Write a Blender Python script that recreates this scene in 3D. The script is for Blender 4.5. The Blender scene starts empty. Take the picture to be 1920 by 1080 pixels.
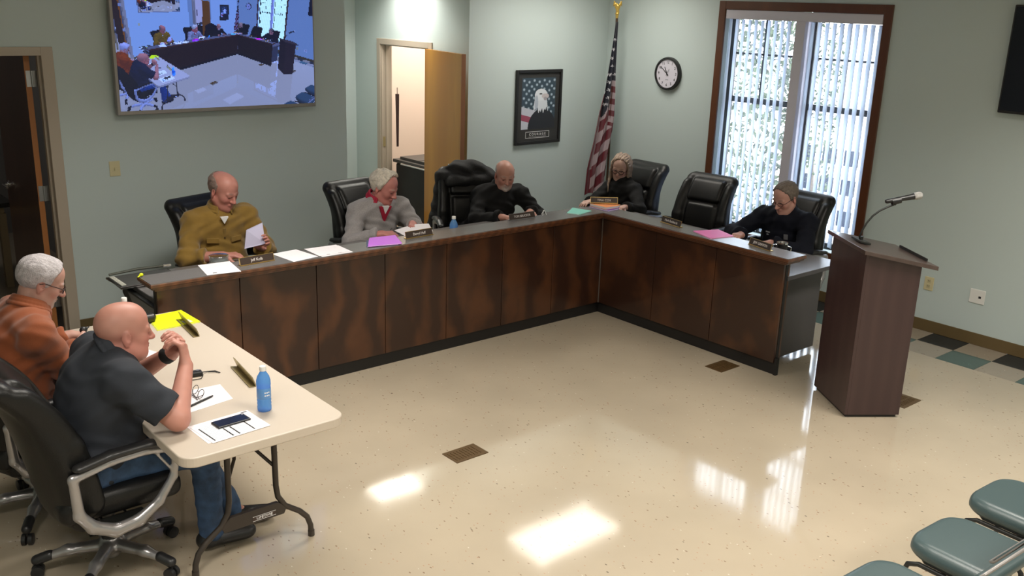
import bpy, math, random, os
import numpy as np
from mathutils import Vector, Matrix
random.seed(7)
FAST = float(os.environ.get('SDFH', '1'))
sc = bpy.context.scene
COL = sc.collection
PI = math.pi
def V(*a): return np.array(a, float)
def nrm(v):
    v = np.array(v, float); return v / (np.linalg.norm(v) + 1e-12)

# ---------------------------------------------------------------- materials
def mat(name, col, rough=.5, metal=0., coat=0., spec=.5, emis=None, estr=0., noise=0., nscale=20., bump=0., bscale=60., sheen=0., trans=0.):
    m = bpy.data.materials.new(name); m.use_nodes = True
    nt = m.node_tree; b = nt.nodes['Principled BSDF']
    b.inputs['Base Color'].default_value = (*col, 1)
    b.inputs['Roughness'].default_value = rough
    b.inputs['Metallic'].default_value = metal
    b.inputs['Specular IOR Level'].default_value = spec
    b.inputs['Coat Weight'].default_value = coat
    b.inputs['Coat Roughness'].default_value = .05
    if sheen: b.inputs['Sheen Weight'].default_value = sheen
    if trans: b.inputs['Transmission Weight'].default_value = trans
    if emis: b.inputs['Emission Color'].default_value = (*emis, 1); b.inputs['Emission Strength'].default_value = estr
    if noise or bump:
        tc = nt.nodes.new('ShaderNodeTexCoord')
    if noise:
        n = nt.nodes.new('ShaderNodeTexNoise'); n.inputs['Scale'].default_value = nscale; n.inputs['Detail'].default_value = 4
        nt.links.new(tc.outputs['Object'], n.inputs['Vector'])
        r = nt.nodes.new('ShaderNodeValToRGB')
        r.color_ramp.elements[0].position = .3; r.color_ramp.elements[1].position = .7
        r.color_ramp.elements[0].color = (*[c * (1 - noise) for c in col], 1)
        r.color_ramp.elements[1].color = (*[min(1, c * (1 + noise)) for c in col], 1)
        nt.links.new(n.outputs['Fac'], r.inputs['Fac']); nt.links.new(r.outputs['Color'], b.inputs['Base Color'])
    if bump:
        n = nt.nodes.new('ShaderNodeTexNoise'); n.inputs['Scale'].default_value = bscale; n.inputs['Detail'].default_value = 3
        nt.links.new(tc.outputs['Object'], n.inputs['Vector'])
        bp = nt.nodes.new('ShaderNodeBump'); bp.inputs['Strength'].default_value = bump; bp.inputs['Distance'].default_value = .01
        nt.links.new(n.outputs['Fac'], bp.inputs['Height']); nt.links.new(bp.outputs['Normal'], b.inputs['Normal'])
    return m
def attr_mat(name, rough=.5, coat=0, emis=0., sss=0., bump=0., bscale=80, sheen=0.):
    m = mat(name, (.5, .5, .5), rough, coat=coat, bump=bump, bscale=bscale, sheen=sheen); nt = m.node_tree; b = nt.nodes['Principled BSDF']
    a = nt.nodes.new('ShaderNodeAttribute'); a.attribute_name = 'Col'
    if emis:
        b.inputs['Base Color'].default_value = (.01, .01, .01, 1)
        nt.links.new(a.outputs['Color'], b.inputs['Emission Color']); b.inputs['Emission Strength'].default_value = emis
    else:
        nt.links.new(a.outputs['Color'], b.inputs['Base Color'])
    if sss: b.inputs['Subsurface Weight'].default_value = sss; b.inputs['Subsurface Radius'].default_value = (.01, .004, .002); b.inputs['Subsurface Scale'].default_value = 1
    return m
def wood(name, c0, c1, scale=2.2, dist=7., rough=.3, coat=.3, grain=(1., 1., .22)):
    m = mat(name, c0, rough, coat=coat); nt = m.node_tree; b = nt.nodes['Principled BSDF']; N = nt.nodes.new; L = nt.links.new
    tc = N('ShaderNodeTexCoord'); mp = N('ShaderNodeMapping'); mp.inputs['Scale'].default_value = grain
    L(tc.outputs['Object'], mp.inputs['Vector'])
    n = N('ShaderNodeTexNoise'); n.inputs['Scale'].default_value = scale * 2; n.inputs['Detail'].default_value = 6; n.inputs['Distortion'].default_value = 1.5
    L(mp.outputs['Vector'], n.inputs['Vector'])
    w = N('ShaderNodeTexWave'); w.inputs['Scale'].default_value = scale; w.inputs['Distortion'].default_value = dist; w.inputs['Detail'].default_value = 4; w.inputs['Detail Scale'].default_value = 1.6
    L(mp.outputs['Vector'], w.inputs['Vector'])
    mx = N('ShaderNodeMath'); mx.operation = 'MULTIPLY'; L(w.outputs['Fac'], mx.inputs[0]); L(n.outputs['Fac'], mx.inputs[1])
    r = N('ShaderNodeValToRGB'); r.color_ramp.elements[0].position = .1; r.color_ramp.elements[1].position = .62
    r.color_ramp.elements[0].color = (*c0, 1); r.color_ramp.elements[1].color = (*c1, 1)
    L(mx.outputs[0], r.inputs['Fac']); L(r.outputs['Color'], b.inputs['Base Color'])
    return m
def floor_mat(name, base, rough):
    m = mat(name, base, rough, spec=.75); nt = m.node_tree; b = nt.nodes['Principled BSDF']; N = nt.nodes.new; L = nt.links.new
    tc = N('ShaderNodeTexCoord'); cur = None
    n = N('ShaderNodeTexNoise'); n.inputs['Scale'].default_value = 1.3; n.inputs['Detail'].default_value = 3; L(tc.outputs['Object'], n.inputs['Vector'])
    r = N('ShaderNodeValToRGB'); r.color_ramp.elements[0].position = .35; r.color_ramp.elements[1].position = .65
    r.color_ramp.elements[0].color = (*[c * .93 for c in base], 1); r.color_ramp.elements[1].color = (*[c * 1.05 for c in base], 1)
    L(n.outputs['Fac'], r.inputs['Fac']); cur = r.outputs['Color']
    for sc_, thr, ccol, chance in ((32, .13, (.17, .10, .06), .36), (50, .14, (.34, .18, .11), .3), (22, .09, (.08, .065, .05), .26), (40, .11, (.62, .56, .46), .12)):
        v = N('ShaderNodeTexVoronoi'); v.inputs['Scale'].default_value = sc_
        mp = N('ShaderNodeMapping'); mp.inputs['Location'].default_value = (sc_, sc_ * 1.7, 0); mp.inputs['Rotation'].default_value = (0, 0, sc_); mp.inputs['Scale'].default_value = (1, .55, 1)
        L(tc.outputs['Object'], mp.inputs['Vector']); L(mp.outputs['Vector'], v.inputs['Vector'])
        a = N('ShaderNodeMath'); a.operation = 'LESS_THAN'; a.inputs[1].default_value = thr; L(v.outputs['Distance'], a.inputs[0])
        s = N('ShaderNodeSeparateColor'); L(v.outputs['Color'], s.inputs['Color'])
        c = N('ShaderNodeMath'); c.operation = 'LESS_THAN'; c.inputs[1].default_value = chance; L(s.outputs[0], c.inputs[0])
        d = N('ShaderNodeMath'); d.operation = 'MULTIPLY'; L(a.outputs[0], d.inputs[0]); L(c.outputs[0], d.inputs[1])
        e = N('ShaderNodeMath'); e.operation = 'MULTIPLY'; L(d.outputs[0], e.inputs[0]); e.inputs[1].default_value = .75
        mi = N('ShaderNodeMix'); mi.data_type = 'RGBA'; L(e.outputs[0], mi.inputs['Factor']); L(cur, mi.inputs['A']); mi.inputs['B'].default_value = (*ccol, 1)
        cur = mi.outputs['Result']
    L(cur, b.inputs['Base Color'])
    nb = N('ShaderNodeTexNoise'); nb.inputs['Scale'].default_value = 2.2; L(tc.outputs['Object'], nb.inputs['Vector'])
    bp = N('ShaderNodeBump'); bp.inputs['Strength'].default_value = .04; bp.inputs['Distance'].default_value = .02
    L(nb.outputs['Fac'], bp.inputs['Height']); L(bp.outputs['Normal'], b.inputs['Normal'])
    return m
M = {}
def defmats():
    M['wall'] = mat('sage wall paint', (.50, .58, .575), .6, bump=.05, bscale=150)
    M['ceil'] = mat('ceiling tile', (.62, .62, .58), .9, noise=.06, nscale=60)
    M['pinkwall'] = mat('cream wall paint', (.74, .62, .54), .7)
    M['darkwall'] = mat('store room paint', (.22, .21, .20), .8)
    M['floor'] = floor_mat('waxed beige vinyl tile', (.395, .335, .25), .08)
    M['tan'] = floor_mat('tan border tile', (.29, .245, .19), .12)
    M['green'] = mat('green border tile', (.045, .085, .075), .12, noise=.2)
    M['navy'] = mat('charcoal border tile', (.018, .024, .028), .12, noise=.2)
    M['base'] = mat('brown vinyl cove base', (.125, .085, .035), .45)
    M['casing'] = mat('putty painted steel', (.42, .36, .29), .45)
    M['oak'] = wood('golden oak door veneer', (.34, .14, .008), (.43, .20, .016), 1.2, 2., .35, .2, (2, 2, .25))
    M['oakedge'] = mat('door edge band', (.27, .12, .06), .5)
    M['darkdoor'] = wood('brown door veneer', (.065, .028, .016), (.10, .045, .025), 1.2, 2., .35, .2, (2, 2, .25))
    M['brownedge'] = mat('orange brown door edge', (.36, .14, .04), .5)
    M['windowwood'] = wood('stained window casing', (.10, .032, .012), (.20, .07, .025), 3, 3, .35, .2)
    M['panel'] = wood('burled cherry panel', (.030, .011, .006), (.085, .030, .011), .9, 11., .3, .3, (1.2, 1.2, .8))
    M['mould'] = wood('cherry moulding', (.085, .030, .013), (.16, .058, .024), 4, 2., .28, .4, (1, 1, 4))
    M['lam'] = mat('grey brown laminate', (.14, .13, .127), .26, noise=.08, nscale=200)
    M['kick'] = mat('black toe kick', (.008, .007, .007), .5)
    M['greypanel'] = mat('charcoal grey laminate', (.075, .072, .075), .45)
    M['blackm'] = mat('black painted metal', (.012, .013, .012), .4)
    M['lect'] = wood('dark mahogany laminate', (.040, .020, .020), (.050, .026, .025), 2, 2., .38, .1, (2, 2, .3))
    M['lecttop'] = wood('lectern top laminate', (.055, .036, .031), (.068, .045, .039), 2, 2., .3, .2, (2, 2, .5))
    M['leather'] = mat('black leather', (.005, .005, .005), .40, spec=.34, bump=.12, bscale=220)
    M['silver'] = mat('silver painted plastic', (.36, .35, .36), .28, metal=.75)
    M['blackp'] = mat('black plastic', (.012, .012, .013), .38)
    M['chrome'] = mat('chrome', (.75, .75, .75), .15, metal=1)
    M['brass'] = mat('polished brass', (.78, .55, .22), .28, metal=1)
    M['brassd'] = mat('dull gold anodised metal', (.40, .33, .17), .38, metal=.7)
    M['gold'] = mat('gold plastic eagle', (.62, .42, .10), .35, metal=.6)
    M['plate'] = mat('brown engraved plastic', (.045, .028, .022), .35)
    M['white'] = mat('white', (.8, .8, .8), .4)
    M['ink'] = mat('black ink', (.02, .02, .02), .6)
    M['greyink'] = mat('grey printing', (.33, .35, .38), .7)
    M['paper'] = mat('white paper', (.80, .76, .79), .75)
    M['purple'] = mat('purple card', (.52, .13, .72), .5)
    M['violet'] = mat('deep violet card', (.22, .05, .55), .5)
    M['magenta'] = mat('pink card', (.72, .12, .40), .5)
    M['teal'] = mat('aqua card', (.20, .62, .52), .5)
    M['orange'] = mat('orange card', (.85, .28, .07), .5)
    M['yellow'] = mat('fluorescent yellow card', (.72, .80, .01), .5)
    M['navycard'] = mat('navy card', (.03, .05, .12), .5)
    M['table'] = mat('speckled almond plastic', (.50, .435, .36), .42, bump=.03, bscale=300)
    M['leg'] = mat('bronze powder coat', (.045, .036, .030), .38, metal=.3)
    M['ivory'] = mat('ivory plastic', (.60, .54, .33), .4)
    M['whitep'] = mat('white plastic', (.72, .72, .70), .35)
    M['tvframe'] = mat('brushed bezel', (.30, .28, .27), .4, metal=.6)
    M['tvdark'] = mat('dark tv screen', (.01, .012, .02), .12)
    M['vent'] = mat('brown floor grille', (.10, .058, .022), .45, metal=.3)
    M['vinyl'] = mat('green vinyl', (.045, .072, .075), .34, bump=.05, bscale=200)
    M['bronze'] = mat('dark bronze window frame', (.03, .03, .032), .5)
    M['mullion'] = mat('painted mullion', (.60, .58, .66), .6)
    M['steel'] = mat('galvanised hinge', (.40, .40, .40), .35, metal=.9)
    M['blackc'] = mat('black fabric', (.006, .006, .007), .8)
    M['foliage'] = mat('green leaves', (.035, .05, .02), .7, noise=.6, nscale=5)
    M['bark'] = mat('bark', (.10, .075, .055), .9)
    M['conc'] = mat('pale concrete', (.72, .72, .72), .9)
    M['bwall'] = mat('white siding', (.75, .76, .78), .8)
    M['bwin'] = mat('dark pane', (.012, .016, .03), .5, spec=.1)
    M['photo'] = attr_mat('printed photograph', .3)
    M['cloth'] = attr_mat('flag nylon', .6, sheen=.2)
    M['skin'] = attr_mat('skin', .5, sss=.08)
    M['screen'] = attr_mat('lit screen', .2, emis=1.0)
    # glass: clear pane
    g = bpy.data.materials.new('window glass'); g.use_nodes = True; nt = g.node_tree; nt.nodes.clear()
    o = nt.nodes.new('ShaderNodeOutputMaterial'); mx = nt.nodes.new('ShaderNodeMixShader'); t = nt.nodes.new('ShaderNodeBsdfTransparent'); gl = nt.nodes.new('ShaderNodeBsdfGlossy')
    gl.inputs['Roughness'].default_value = .02; mx.inputs[0].default_value = .07
    nt.links.new(t.outputs[0], mx.inputs[1]); nt.links.new(gl.outputs[0], mx.inputs[2]); nt.links.new(mx.outputs[0], o.inputs[0]); M['glass'] = g
    # blind vanes : partly translucent vinyl
    g = bpy.data.materials.new('translucent blind vane'); g.use_nodes = True; nt = g.node_tree; nt.nodes.clear()
    o = nt.nodes.new('ShaderNodeOutputMaterial'); mx = nt.nodes.new('ShaderNodeMixShader'); t = nt.nodes.new('ShaderNodeBsdfTranslucent'); d = nt.nodes.new('ShaderNodeBsdfDiffuse')
    t.inputs[0].default_value = (.74, .80, .88, 1); d.inputs[0].default_value = (.72, .74, .80, 1); mx.inputs[0].default_value = .5
    nt.links.new(d.outputs[0], mx.inputs[1]); nt.links.new(t.outputs[0], mx.inputs[2]); nt.links.new(mx.outputs[0], o.inputs[0]); M['vane'] = g
    # bottle plastics
    for nm, c, f in (('bluebottle', (.22, .50, .88), .60), ('clearglass', (.9, .95, .95), .8)):
        g = bpy.data.materials.new('clear blue bottle' if nm[0] == 'b' else 'clear glass'); g.use_nodes = True; nt = g.node_tree; nt.nodes.clear()
        o = nt.nodes.new('ShaderNodeOutputMaterial'); mx = nt.nodes.new('ShaderNodeMixShader'); t = nt.nodes.new('ShaderNodeBsdfTransparent'); p = nt.nodes.new('ShaderNodeBsdfPrincipled')
        t.inputs[0].default_value = (*c, 1); p.inputs['Base Color'].default_value = (*c, 1); p.inputs['Roughness'].default_value = .08; mx.inputs[0].default_value = 1 - f
        nt.links.new(t.outputs[0], mx.inputs[1]); nt.links.new(p.outputs[0], mx.inputs[2]); nt.links.new(mx.outputs[0], o.inputs[0]); M[nm] = g
defmats()

# ---------------------------------------------------------------- mesh building
class MB:
    def __init__(s): s.v = []; s.f = []; s.m = []
    def add(s, vs, fs, mi=0):
        o = len(s.v); s.v += [tuple(map(float, p)) for p in vs]; s.f += [tuple(i + o for i in f) for f in fs]; s.m += [mi] * len(fs); return s
    def box(s, lo, hi, mi=0, R=None, c=None):
        (a, b, c0), (d, e, f) = lo, hi
        P = [(a, b, c0), (d, b, c0), (d, e, c0), (a, e, c0), (a, b, f), (d, b, f), (d, e, f), (a, e, f)]
        if R is not None:
            P = [tuple(np.array(R) @ np.array(p) + np.array(c)) for p in P]
        return s.add(P, [(0, 3, 2, 1), (4, 5, 6, 7), (0, 1, 5, 4), (1, 2, 6, 5), (2, 3, 7, 6), (3, 0, 4, 7)], mi)
    def prism(s, poly, ax, lo, hi, mi=0):
        def P(p, h):
            return {'z': (p[0], p[1], h), 'x': (h, p[0], p[1]), 'y': (p[0], h, p[1])}[ax]
        n = len(poly)
        return s.add([P(p, lo) for p in poly] + [P(p, hi) for p in poly], [tuple(range(n))[::-1], tuple(range(n, 2 * n))] + [(i, (i + 1) % n, n + (i + 1) % n, n + i) for i in range(n)], mi)
    def tube(s, pts, r, n=10, mi=0, closed=False, flat=None):
        pts = [np.array(p, float) for p in pts]; k = len(pts); rs = r if hasattr(r, '__len__') else [r] * k
        vs = []; up = None
        for i, p in enumerate(pts):
            a = pts[(i - 1) % k] if (closed or i > 0) else p; b = pts[(i + 1) % k] if (closed or i < k - 1) else p
            t = nrm(b - a)
            if up is None:
                up = np.cross(t, (0, 0, 1.)); up = nrm(up) if np.linalg.norm(up) > .05 else nrm(np.cross(t, (0, 1., 0)))
            up = nrm(up - t * np.dot(up, t)); w = np.cross(t, up)
            for j in range(n):
                A = 2 * PI * j / n; x, y = math.cos(A), math.sin(A)
                if flat: x *= flat[0]; y *= flat[1]
                vs.append(p + rs[i] * (x * up + y * w))
        fs = [(i * n + j, i * n + (j + 1) % n, ((i + 1) % k) * n + (j + 1) % n, ((i + 1) % k) * n + j) for i in range(k if closed else k - 1) for j in range(n)]
        if not closed: fs += [tuple(range(n))[::-1], tuple((k - 1) * n + j for j in range(n))]
        return s.add(vs, fs, mi)
    def lathe(s, prof, c=(0, 0, 0), n=24, mi=0, R=None):
        vs = []
        for r, z in prof:
            for j in range(n):
                p = np.array((r * math.cos(2 * PI * j / n), r * math.sin(2 * PI * j / n), z))
                if R is not None: p = np.array(R) @ p
                vs.append(p + np.array(c))
        k = len(prof); fs = [(i * n + j, i * n + (j + 1) % n, (i + 1) * n + (j + 1) % n, (i + 1) * n + j) for i in range(k - 1) for j in range(n)]
        if prof[0][0] > 1e-4: fs.append(tuple(range(n))[::-1])
        if prof[-1][0] > 1e-4 and not (len(prof) == 2 and prof[0][0] < 1e-4): fs.append(tuple((k - 1) * n + j for j in range(n)))
        return s.add(vs, fs, mi)
    def build(s, name, mats, parent=None, bevel=0, smooth=False, loc=None, seg=2):
        me = bpy.data.meshes.new(name)
        vs = s.v
        if parent is not None and loc is None: l = wl(parent); vs = [(a - l[0], b - l[1], c - l[2]) for a, b, c in s.v]
        elif loc is not None: vs = [(a - loc[0], b - loc[1], c - loc[2]) for a, b, c in s.v]
        me.from_pydata(vs, [], s.f)
        if not isinstance(mats, (list, tuple)): mats = [mats]
        for m_ in mats: me.materials.append(m_)
        for p, i in zip(me.polygons, s.m): p.material_index = i; p.use_smooth = smooth
        me.update()
        o = bpy.data.objects.new(name, me); COL.objects.link(o)
        if parent is not None: o.parent = parent
        if loc is not None and parent is None: o.location = loc
        if loc is not None and parent is not None: o.location = tuple(np.array(loc) - wl(parent))
        if bevel:
            b = o.modifiers.new('bevel', 'BEVEL'); b.width = bevel; b.segments = seg; b.limit_method = 'ANGLE'; b.angle_limit = .6
        if smooth and len(me.polygons):
            try:
                me.polygons.foreach_set('use_smooth', [True] * len(me.polygons))
                w = o.modifiers.new('wn', 'WEIGHTED_NORMAL'); w.keep_sharp = False
            except Exception: pass
            if bevel == 0: 
                e = o.modifiers.new('es', 'EDGE_SPLIT'); e.split_angle = .75; o.modifiers.remove(o.modifiers['wn'])
        return o
def wl(o):
    l = np.zeros(3)
    while o is not None: l = l + np.array(o.location); o = o.parent
    return l
def tag(o, label=None, cat=None, group=None, kind=None):
    if label: o['label'] = label
    if cat: o['category'] = cat
    if group: o['group'] = group
    if kind: o['kind'] = kind
    return o
def empty(name, loc, label, cat, group=None):
    o = bpy.data.objects.new(name, None); o.empty_display_size = .1; COL.objects.link(o); o.location = loc
    return tag(o, label, cat, group)
def struct(mb, name, m, bevel=0, smooth=False):
    o = mb.build(name, m, bevel=bevel, smooth=smooth); o['kind'] = 'structure'; return o
def copy_tree(o, parent=None):
    c = o.copy(); COL.objects.link(c); c.parent = parent
    for ch in list(o.children): copy_tree(ch, c)
    return c
def text(body, size, m, parent, origin, xdir, ydir, depth=.0008, name='lettering', align='CENTER', sx=1.):
    cu = bpy.data.curves.new(name, 'FONT'); cu.body = body; cu.size = size; cu.align_x = align; cu.align_y = 'CENTER'; cu.extrude = depth; cu.resolution_u = 3
    t = bpy.data.objects.new('tmp', cu); COL.objects.link(t)
    dg = bpy.context.evaluated_depsgraph_get(); dg.update()
    me = bpy.data.meshes.new_from_object(t.evaluated_get(dg)); bpy.data.objects.remove(t)
    me.materials.clear(); me.materials.append(m); me.name = name
    x = nrm(xdir); y = nrm(ydir); z = np.cross(x, y); l = wl(parent)
    co = np.zeros(len(me.vertices) * 3); me.vertices.foreach_get('co', co); co = co.reshape(-1, 3)
    co = co[:, :1] * x * sx + co[:, 1:2] * y + co[:, 2:3] * z + np.array(origin) - l
    me.vertices.foreach_set('co', co.ravel()); me.update()
    o = bpy.data.objects.new(name, me); COL.objects.link(o); o.parent = parent
    return o

# ---------------------------------------------------------------- signed distance modelling
class G:
    def __init__(s, lo, hi, h):
        s.lo = np.array(lo, float); s.h = h; s.n = np.maximum(((np.array(hi) - s.lo) / h).astype(int) + 2, 3)
        s.F = np.full(tuple(s.n), 10., np.float32)
    def sub(s, lo, hi):
        a = np.clip(((np.array(lo) - s.lo) / s.h).astype(int) - 1, 0, s.n); b = np.clip(((np.array(hi) - s.lo) / s.h).astype(int) + 2, 0, s.n)
        if np.any(b <= a): return None
        ax = [(s.lo[i] + s.h * np.arange(a[i], b[i])).astype(np.float32) for i in range(3)]
        return (slice(a[0], b[0]), slice(a[1], b[1]), slice(a[2], b[2])), np.meshgrid(*ax, indexing='ij')
    def put(s, fn, lo, hi, k=.01, op='u'):
        m = max(k, s.h * 2) + .004
        q = s.sub(np.array(lo) - m, np.array(hi) + m)
        if q is None: return
        sl, P = q; d = fn(P); f = s.F[sl]
        if op == 'u':
            h = np.maximum(k - np.abs(f - d), 0) / k; s.F[sl] = np.minimum(f, d) - h * h * k * .25
        else:
            d = -d; h = np.maximum(k - np.abs(f - d), 0) / k; s.F[sl] = np.maximum(f, d) + h * h * k * .25
    def cone(s, a, b, ra, rb, k=.01, op='u', flat=None):
        a = np.array(a, float); b = np.array(b, float); r = max(ra, rb)
        def fn(P):
            d = b - a; L = float(d @ d) + 1e-12
            q = [P[i] - a[i] for i in range(3)]
            t = np.clip((q[0] * d[0] + q[1] * d[1] + q[2] * d[2]) / L, 0, 1)
            q = [q[i] - t * d[i] for i in range(3)]
            if flat is not None:
                n, f = flat; c = (q[0] * n[0] + q[1] * n[1] + q[2] * n[2]) * (f - 1)
                q = [q[i] + c * n[i] for i in range(3)]
            return np.sqrt(q[0] ** 2 + q[1] ** 2 + q[2] ** 2) - (ra + t * (rb - ra))
        s.put(fn, np.minimum(a, b) - r, np.maximum(a, b) + r, k, op)
    def ell(s, c, rad, R=None, k=.01, op='u'):
        c = np.array(c, float); R = np.eye(3) if R is None else np.array(R); r = np.abs(R) @ np.array(rad)
        def fn(P):
            q = [P[i] - c[i] for i in range(3)]
            l = [q[0] * R[0][j] + q[1] * R[1][j] + q[2] * R[2][j] for j in range(3)]
            k0 = np.sqrt(sum((l[j] / rad[j]) ** 2 for j in range(3))); k1 = np.sqrt(sum((l[j] / rad[j] ** 2) ** 2 for j in range(3))) + 1e-9
            return k0 * (k0 - 1) / k1
        s.put(fn, c - r, c + r, k, op)
    def rbox(s, c, half, r, R=None, k=.01, op='u', taper=None):
        c = np.array(c, float); R = np.eye(3) if R is None else np.array(R); e = np.abs(R) @ (np.array(half) * 1.3)
        def fn(P):
            q = [P[i] - c[i] for i in range(3)]
            l = [q[0] * R[0][j] + q[1] * R[1][j] + q[2] * R[2][j] for j in range(3)]
            if taper: l[taper[0]] = l[taper[0]] * (1 + taper[2] * l[taper[1]])
            w = [np.abs(l[j]) - (half[j] - r) for j in range(3)]
            return np.sqrt(sum(np.maximum(x, 0) ** 2 for x in w)) + np.minimum(np.maximum(np.maximum(w[0], w[1]), w[2]), 0) - r
        s.put(fn, c - e, c + e, k, op)
    def plane(s, p, n, lo=None, hi=None, k=.004):       # removes the side n points to
        p = np.array(p, float); n = nrm(n)
        lo = s.lo if lo is None else np.array(lo); hi = s.lo + s.h * s.n if hi is None else np.array(hi)
        s.put(lambda P: -((P[0] - p[0]) * n[0] + (P[1] - p[1]) * n[1] + (P[2] - p[2]) * n[2]), lo, hi, k, 's')
    def field(s, fn):
        P = np.meshgrid(*[(s.lo[i] + s.h * np.arange(s.n[i])).astype(np.float32) for i in range(3)], indexing='ij')
        s.F = fn(P, s.F)
    def mesh(s):
        F = s.F; F[0] = F[-1] = 1; F[:, 0] = F[:, -1] = 1; F[:, :, 0] = F[:, :, -1] = 1
        S = F < 0; n = F.shape
        c = np.zeros([x - 1 for x in n], np.int8)
        corners = [(i, j, k) for i in (0, 1) for j in (0, 1) for k in (0, 1)]
        for (i, j, k) in corners: c += S[i:n[0] - 1 + i, j:n[1] - 1 + j, k:n[2] - 1 + k]
        I = np.argwhere((c > 0) & (c < 8))
        ids = np.full(c.shape, -1, np.int32); ids[I[:, 0], I[:, 1], I[:, 2]] = np.arange(len(I))
        pos = np.zeros((len(I), 3)); cnt = np.zeros(len(I))
        val = {q: F[I[:, 0] + q[0], I[:, 1] + q[1], I[:, 2] + q[2]] for q in corners}
        for a in corners:
            for ax in range(3):
                if a[ax]: continue
                b = list(a); b[ax] = 1; b = tuple(b); fa, fb = val[a], val[b]; m = (fa < 0) != (fb < 0)
                t = np.where(m, fa / np.where(m, fa - fb, 1), 0)
                for d in range(3): pos[:, d] += np.where(m, a[d] + (t if d == ax else 0), 0)
                cnt += m
        pos = (pos / cnt[:, None] + I) * s.h + s.lo
        quads = []
        for ax in range(3):
            o1, o2 = [(1, 2), (2, 0), (0, 1)][ax]
            A = [slice(None)] * 3; B = [slice(None)] * 3; A[ax] = slice(0, -1); B[ax] = slice(1, None)
            sa, sb = S[tuple(A)], S[tuple(B)]; E_ = np.argwhere(sa != sb)
            E_ = E_[(E_[:, o1] > 0) & (E_[:, o2] > 0)]
            flip = ~S[E_[:, 0], E_[:, 1], E_[:, 2]]
            def cell(d1, d2):
                q = E_.copy(); q[:, o1] -= d1; q[:, o2] -= d2; return ids[q[:, 0], q[:, 1], q[:, 2]]
            Q = np.stack([cell(1, 1), cell(0, 1), cell(0, 0), cell(1, 0)], 1)
            Q[flip] = Q[flip][:, ::-1]; quads.append(Q)
        return pos, np.concatenate(quads)
    def build(s, name, m, parent=None, color=None, loc=None, smooth=0):
        v, q = s.mesh()
        if smooth:
            for _ in range(smooth):
                acc = np.zeros_like(v); cn = np.zeros(len(v))
                for a, b in ((0, 1), (1, 2), (2, 3), (3, 0)):
                    np.add.at(acc, q[:, a], v[q[:, b]]); np.add.at(cn, q[:, a], 1)
                v = v * .5 + acc / cn[:, None] * .5
        l = wl(parent) if parent is not None else np.zeros(3)
        if loc is not None: l = np.array(loc, float)
        me = bpy.data.meshes.new(name); me.vertices.add(len(v)); me.vertices.foreach_set('co', (v - l).ravel())
        me.loops.add(len(q) * 4); me.loops.foreach_set('vertex_index', q.ravel().astype(np.int32))
        me.polygons.add(len(q)); me.polygons.foreach_set('loop_start', np.arange(len(q), dtype=np.int32) * 4)
        me.polygons.foreach_set('use_smooth', np.ones(len(q), bool))
        me.update(); me.validate(); me.materials.append(m)
        if color is not None:
            at = me.color_attributes.new('Col', 'FLOAT_COLOR', 'POINT'); cc = np.ones((len(v), 4), np.float32); cc[:, :3] = color(v)
            at.data.foreach_set('color', cc.ravel())
        o = bpy.data.objects.new(name, me); COL.objects.link(o)
        if parent is not None: o.parent = parent
        if loc is not None: o.location = tuple(np.array(loc) - (wl(parent) if parent is not None else 0))
        return o
def basis(f, up=(0, 0, 1)):      # columns: left, forward, up
    f = nrm(f); l = nrm(np.cross(up, f)); u = np.cross(f, l); return np.stack([l, f, u], 1)
def rotz(a): c, s = math.cos(a), math.sin(a); return np.array([[c, -s, 0], [s, c, 0], [0, 0, 1.]])
def axrot(ax, a):
    return np.array(Matrix.Rotation(a, 3, Vector(ax)))


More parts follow.
